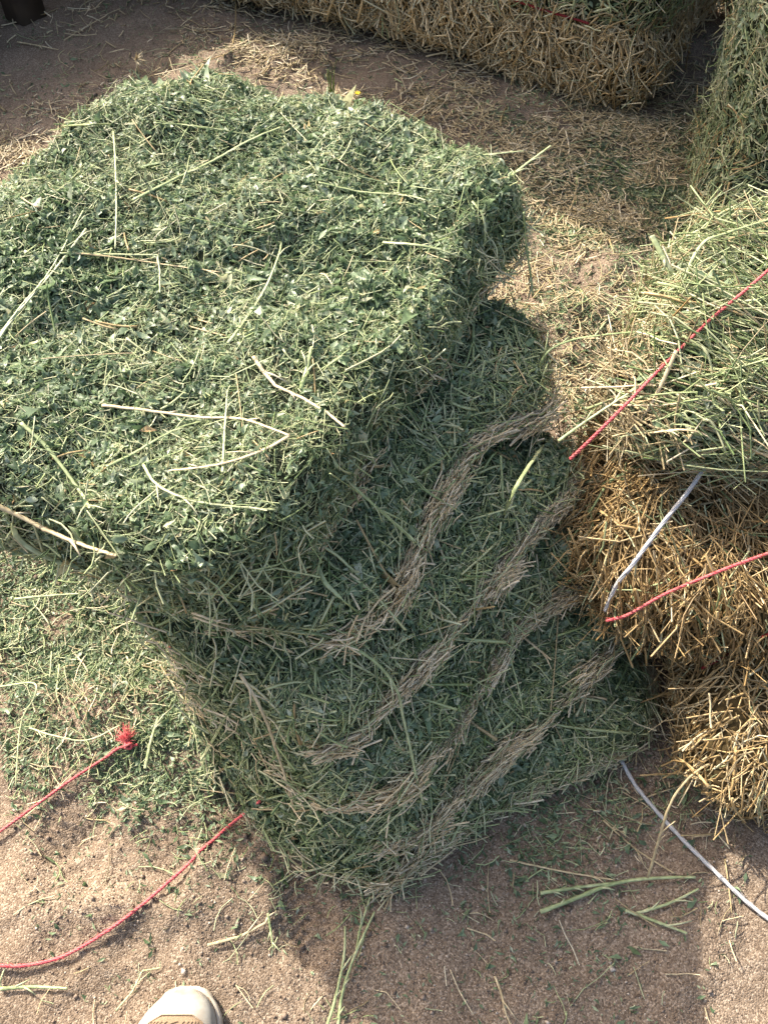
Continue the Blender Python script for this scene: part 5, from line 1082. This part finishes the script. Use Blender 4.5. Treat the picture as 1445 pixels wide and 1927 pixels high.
Fq = np.stack([ii[:-1], ii[1:], np.roll(ii[1:], -1, 1), np.roll(ii[:-1], -1, 1)], -1).reshape(-1, 4)
build('sole', V - so, Fq, M_SOLE, smooth=True, parent=shoe)
def hgt(s):
    return gr + .022 + .030 * (1 - (1 - min(s / .05, 1))**2.2)**.5 + .042 * max(0, min((s - .05) / .15, 1))**1.3 + (.012 * min(1, (s - .2) / .06) if s > .2 else 0)
NU = 26
def upper_pt(s, u, lift=0.0):
    """u from -1 (outer edge) to 1 (inner edge) over the top"""
    a = u * PI / 2
    w = half(s) - .003 + lift
    e = .62
    x = math.copysign(abs(math.sin(a))**e, math.sin(a)) * w
    z = gr + .020 + (hgt(s) - gr - .020 + lift) * abs(math.cos(a))**e
    return (mid(s) + x, TOEY - s + lift * .5, z)
U = np.linspace(-1, 1, NU)
open_s = .165
rows = [[upper_pt(max(s, .0015), u) for u in U] for s in SS]
V = np.array(rows).reshape(-1, 3)
ii = np.arange(len(SS) * NU).reshape(len(SS), NU)
Fq = []
for a in range(len(SS) - 1):
    for b in range(NU - 1):
        sm = (SS[a] + SS[a+1]) / 2; um = abs((U[b] + U[b+1]) / 2)
        if sm > open_s and sm < .290 and um < .42:
            continue                                     # the opening for the foot
        Fq.append((ii[a, b], ii[a+1, b], ii[a+1, b+1], ii[a, b+1]))
build('upper', V - so, np.array(Fq), M_SHOE, smooth=True, parent=shoe)
# knit panel over the toes, with punched slots
PS = np.linspace(.034, .150, 16)
def plim(s):
    q = min((s - .034) / .03, 1)
    return -.16 - .52 * q**.8, .16 + .26 * min((s - .034) / .012, 1)**.5
rows = []
for s in PS:
    a, b = plim(s)
    rows.append([upper_pt(s, a + (b - a) * k / 14, .0014 if 0 < k < 14 and s > .035 else .0002) for k in range(15)])
V = np.array(rows).reshape(-1, 3)
ii = np.arange(16 * 15).reshape(16, 15)
Fq = np.stack([ii[:-1, :-1], ii[1:, :-1], ii[1:, 1:], ii[:-1, 1:]], -1).reshape(-1, 4)
panel = build('knit_panel', V - so, Fq, M_MESHP, smooth=True, parent=shoe)
ed = np.array([upper_pt(PS[15 - i], plim(PS[15 - i])[0], .001) for i in range(16)] + [upper_pt(PS[0], plim(PS[0])[0] + (plim(PS[0])[1] - plim(PS[0])[0]) * k / 6, .001) for k in range(1, 6)] + [upper_pt(q, plim(q)[1], .001) for q in PS])
V, F = tube(ed, .0007, 5)
build('stitching', V - so, F, M_MESHP, smooth=True, parent=shoe)
HV, HF = [], []
for i in range(22):
    s = .043 + i * .0048
    for j in range(24):
        a, b = plim(s)
        u = -.66 + j * .055 + (.027 if i % 2 else 0)
        if u < a + .07 or u > b - .07 or s > .146:
            continue
        k = len(HV)
        for ds, du in ((-.0016, .008), (-.0010, .016), (.0016, -.008), (.0010, -.016)):
            HV.append(upper_pt(s + ds, u + du, .0019))
        HF.append((k, k + 1, k + 2, k + 3))
build('slots', np.array(HV) - so, np.array(HF), M_DARK, parent=panel, kind='stuff')
# lining and tongue close the opening
rows = [[np.array(upper_pt(s, u, -.004)) - np.array([0, 0, .010]) for u in np.linspace(-.5, .5, 9)] for s in np.linspace(.155, .295, 10)]
V = np.array(rows).reshape(-1, 3)
ii = np.arange(90).reshape(10, 9)
build('lining', V - so, np.stack([ii[:-1, :-1], ii[1:, :-1], ii[1:, 1:], ii[:-1, 1:]], -1).reshape(-1, 4), M_CLOTH, smooth=True, parent=shoe)

# ---------------------------------------------------------------- small plants and dry bits
M_GRASS = plant_mat('fresh_grass', [(0, (.10, .17, .03)), (1, (.24, .32, .08))], .5, .3)
M_YELLOW = simple_mat('yellow_petal', (.75, .55, .03), .6, .2)
gx0, gy0 = -.137, 2.248
ms = []
for i in range(9):
    t = np.linspace(0, 1, 7)[:, None]
    v = np.array([RNG.normal(0, .16), RNG.normal(0, .16), 1.0])
    h = RNG.uniform(.05, .125)
    P = np.array([gx0 + RNG.normal(0, .006), gy0 + RNG.normal(0, .006), float(gz(gx0, gy0))]) + h * (t * v + .3 * t * t * np.array([RNG.normal(0, .4), RNG.normal(0, .4), 0]))
    ms.append(tube(P, .0022 * np.linspace(1, .3, 7), 4, .35))
V, F = merge(ms)
tag(build('grass_sprout', V, F, M_GRASS, tint=RNG.random(len(V)), smooth=True), 'thin green grass sprout growing from the shaded soil behind the stack', 'grass')
hx, hy = -.665, 2.36
hd = empty('dry_seed_head', 'dry tan seed head standing on the soil behind the back left of the stack', 'seed head', (hx, hy, 0))
t = np.linspace(0, 1, 8)[:, None]
P = np.array([hx, hy, float(gz(hx, hy)) - .004]) + t * np.array([.004, -.01, .055])
V, F = tube(P, .0018, 5)
build('stem', V - np.array([hx, hy, 0]), F, M_STRAW, tint=np.full(len(V), .6), smooth=True, parent=hd)
ms = []
for i in range(34):
    t = np.linspace(0, 1, 5)[:, None]
    v = np.array([RNG.normal(.25, .5), RNG.normal(-.1, .4), RNG.normal(.35, .4)])
    P = np.array([hx + .004, hy - .01, .05]) + .034 * RNG.uniform(.5, 1) * (t * v + .4 * t * t * np.array([.5, -.2, -.5]))
    ms.append(tube(P, .0022 * np.array([.5, 1, 1.1, .8, .3]), 4, .35))
V, F = merge(ms)
build('bracts', V - np.array([hx, hy, 0]), F, M_STRAW, tint=np.clip(RNG.normal(.75, .15, len(V)), 0, 1), parent=hd)
fl = np.array([-.038, 1.238, .592])
ms = []
for i in range(7):
    a = i * 2 * PI / 7
    t = np.linspace(0, 1, 4)[:, None]
    P = fl + t * .0045 * np.array([math.cos(a), math.sin(a), .5])
    ms.append(tube(P, .0012 * np.array([.4, 1, 1, .4]), 4, .4))
V, F = merge(ms)
tag(build('yellow_flower', V, F, M_YELLOW), 'tiny yellow flower at the back rim of the topmost flake', 'flower')
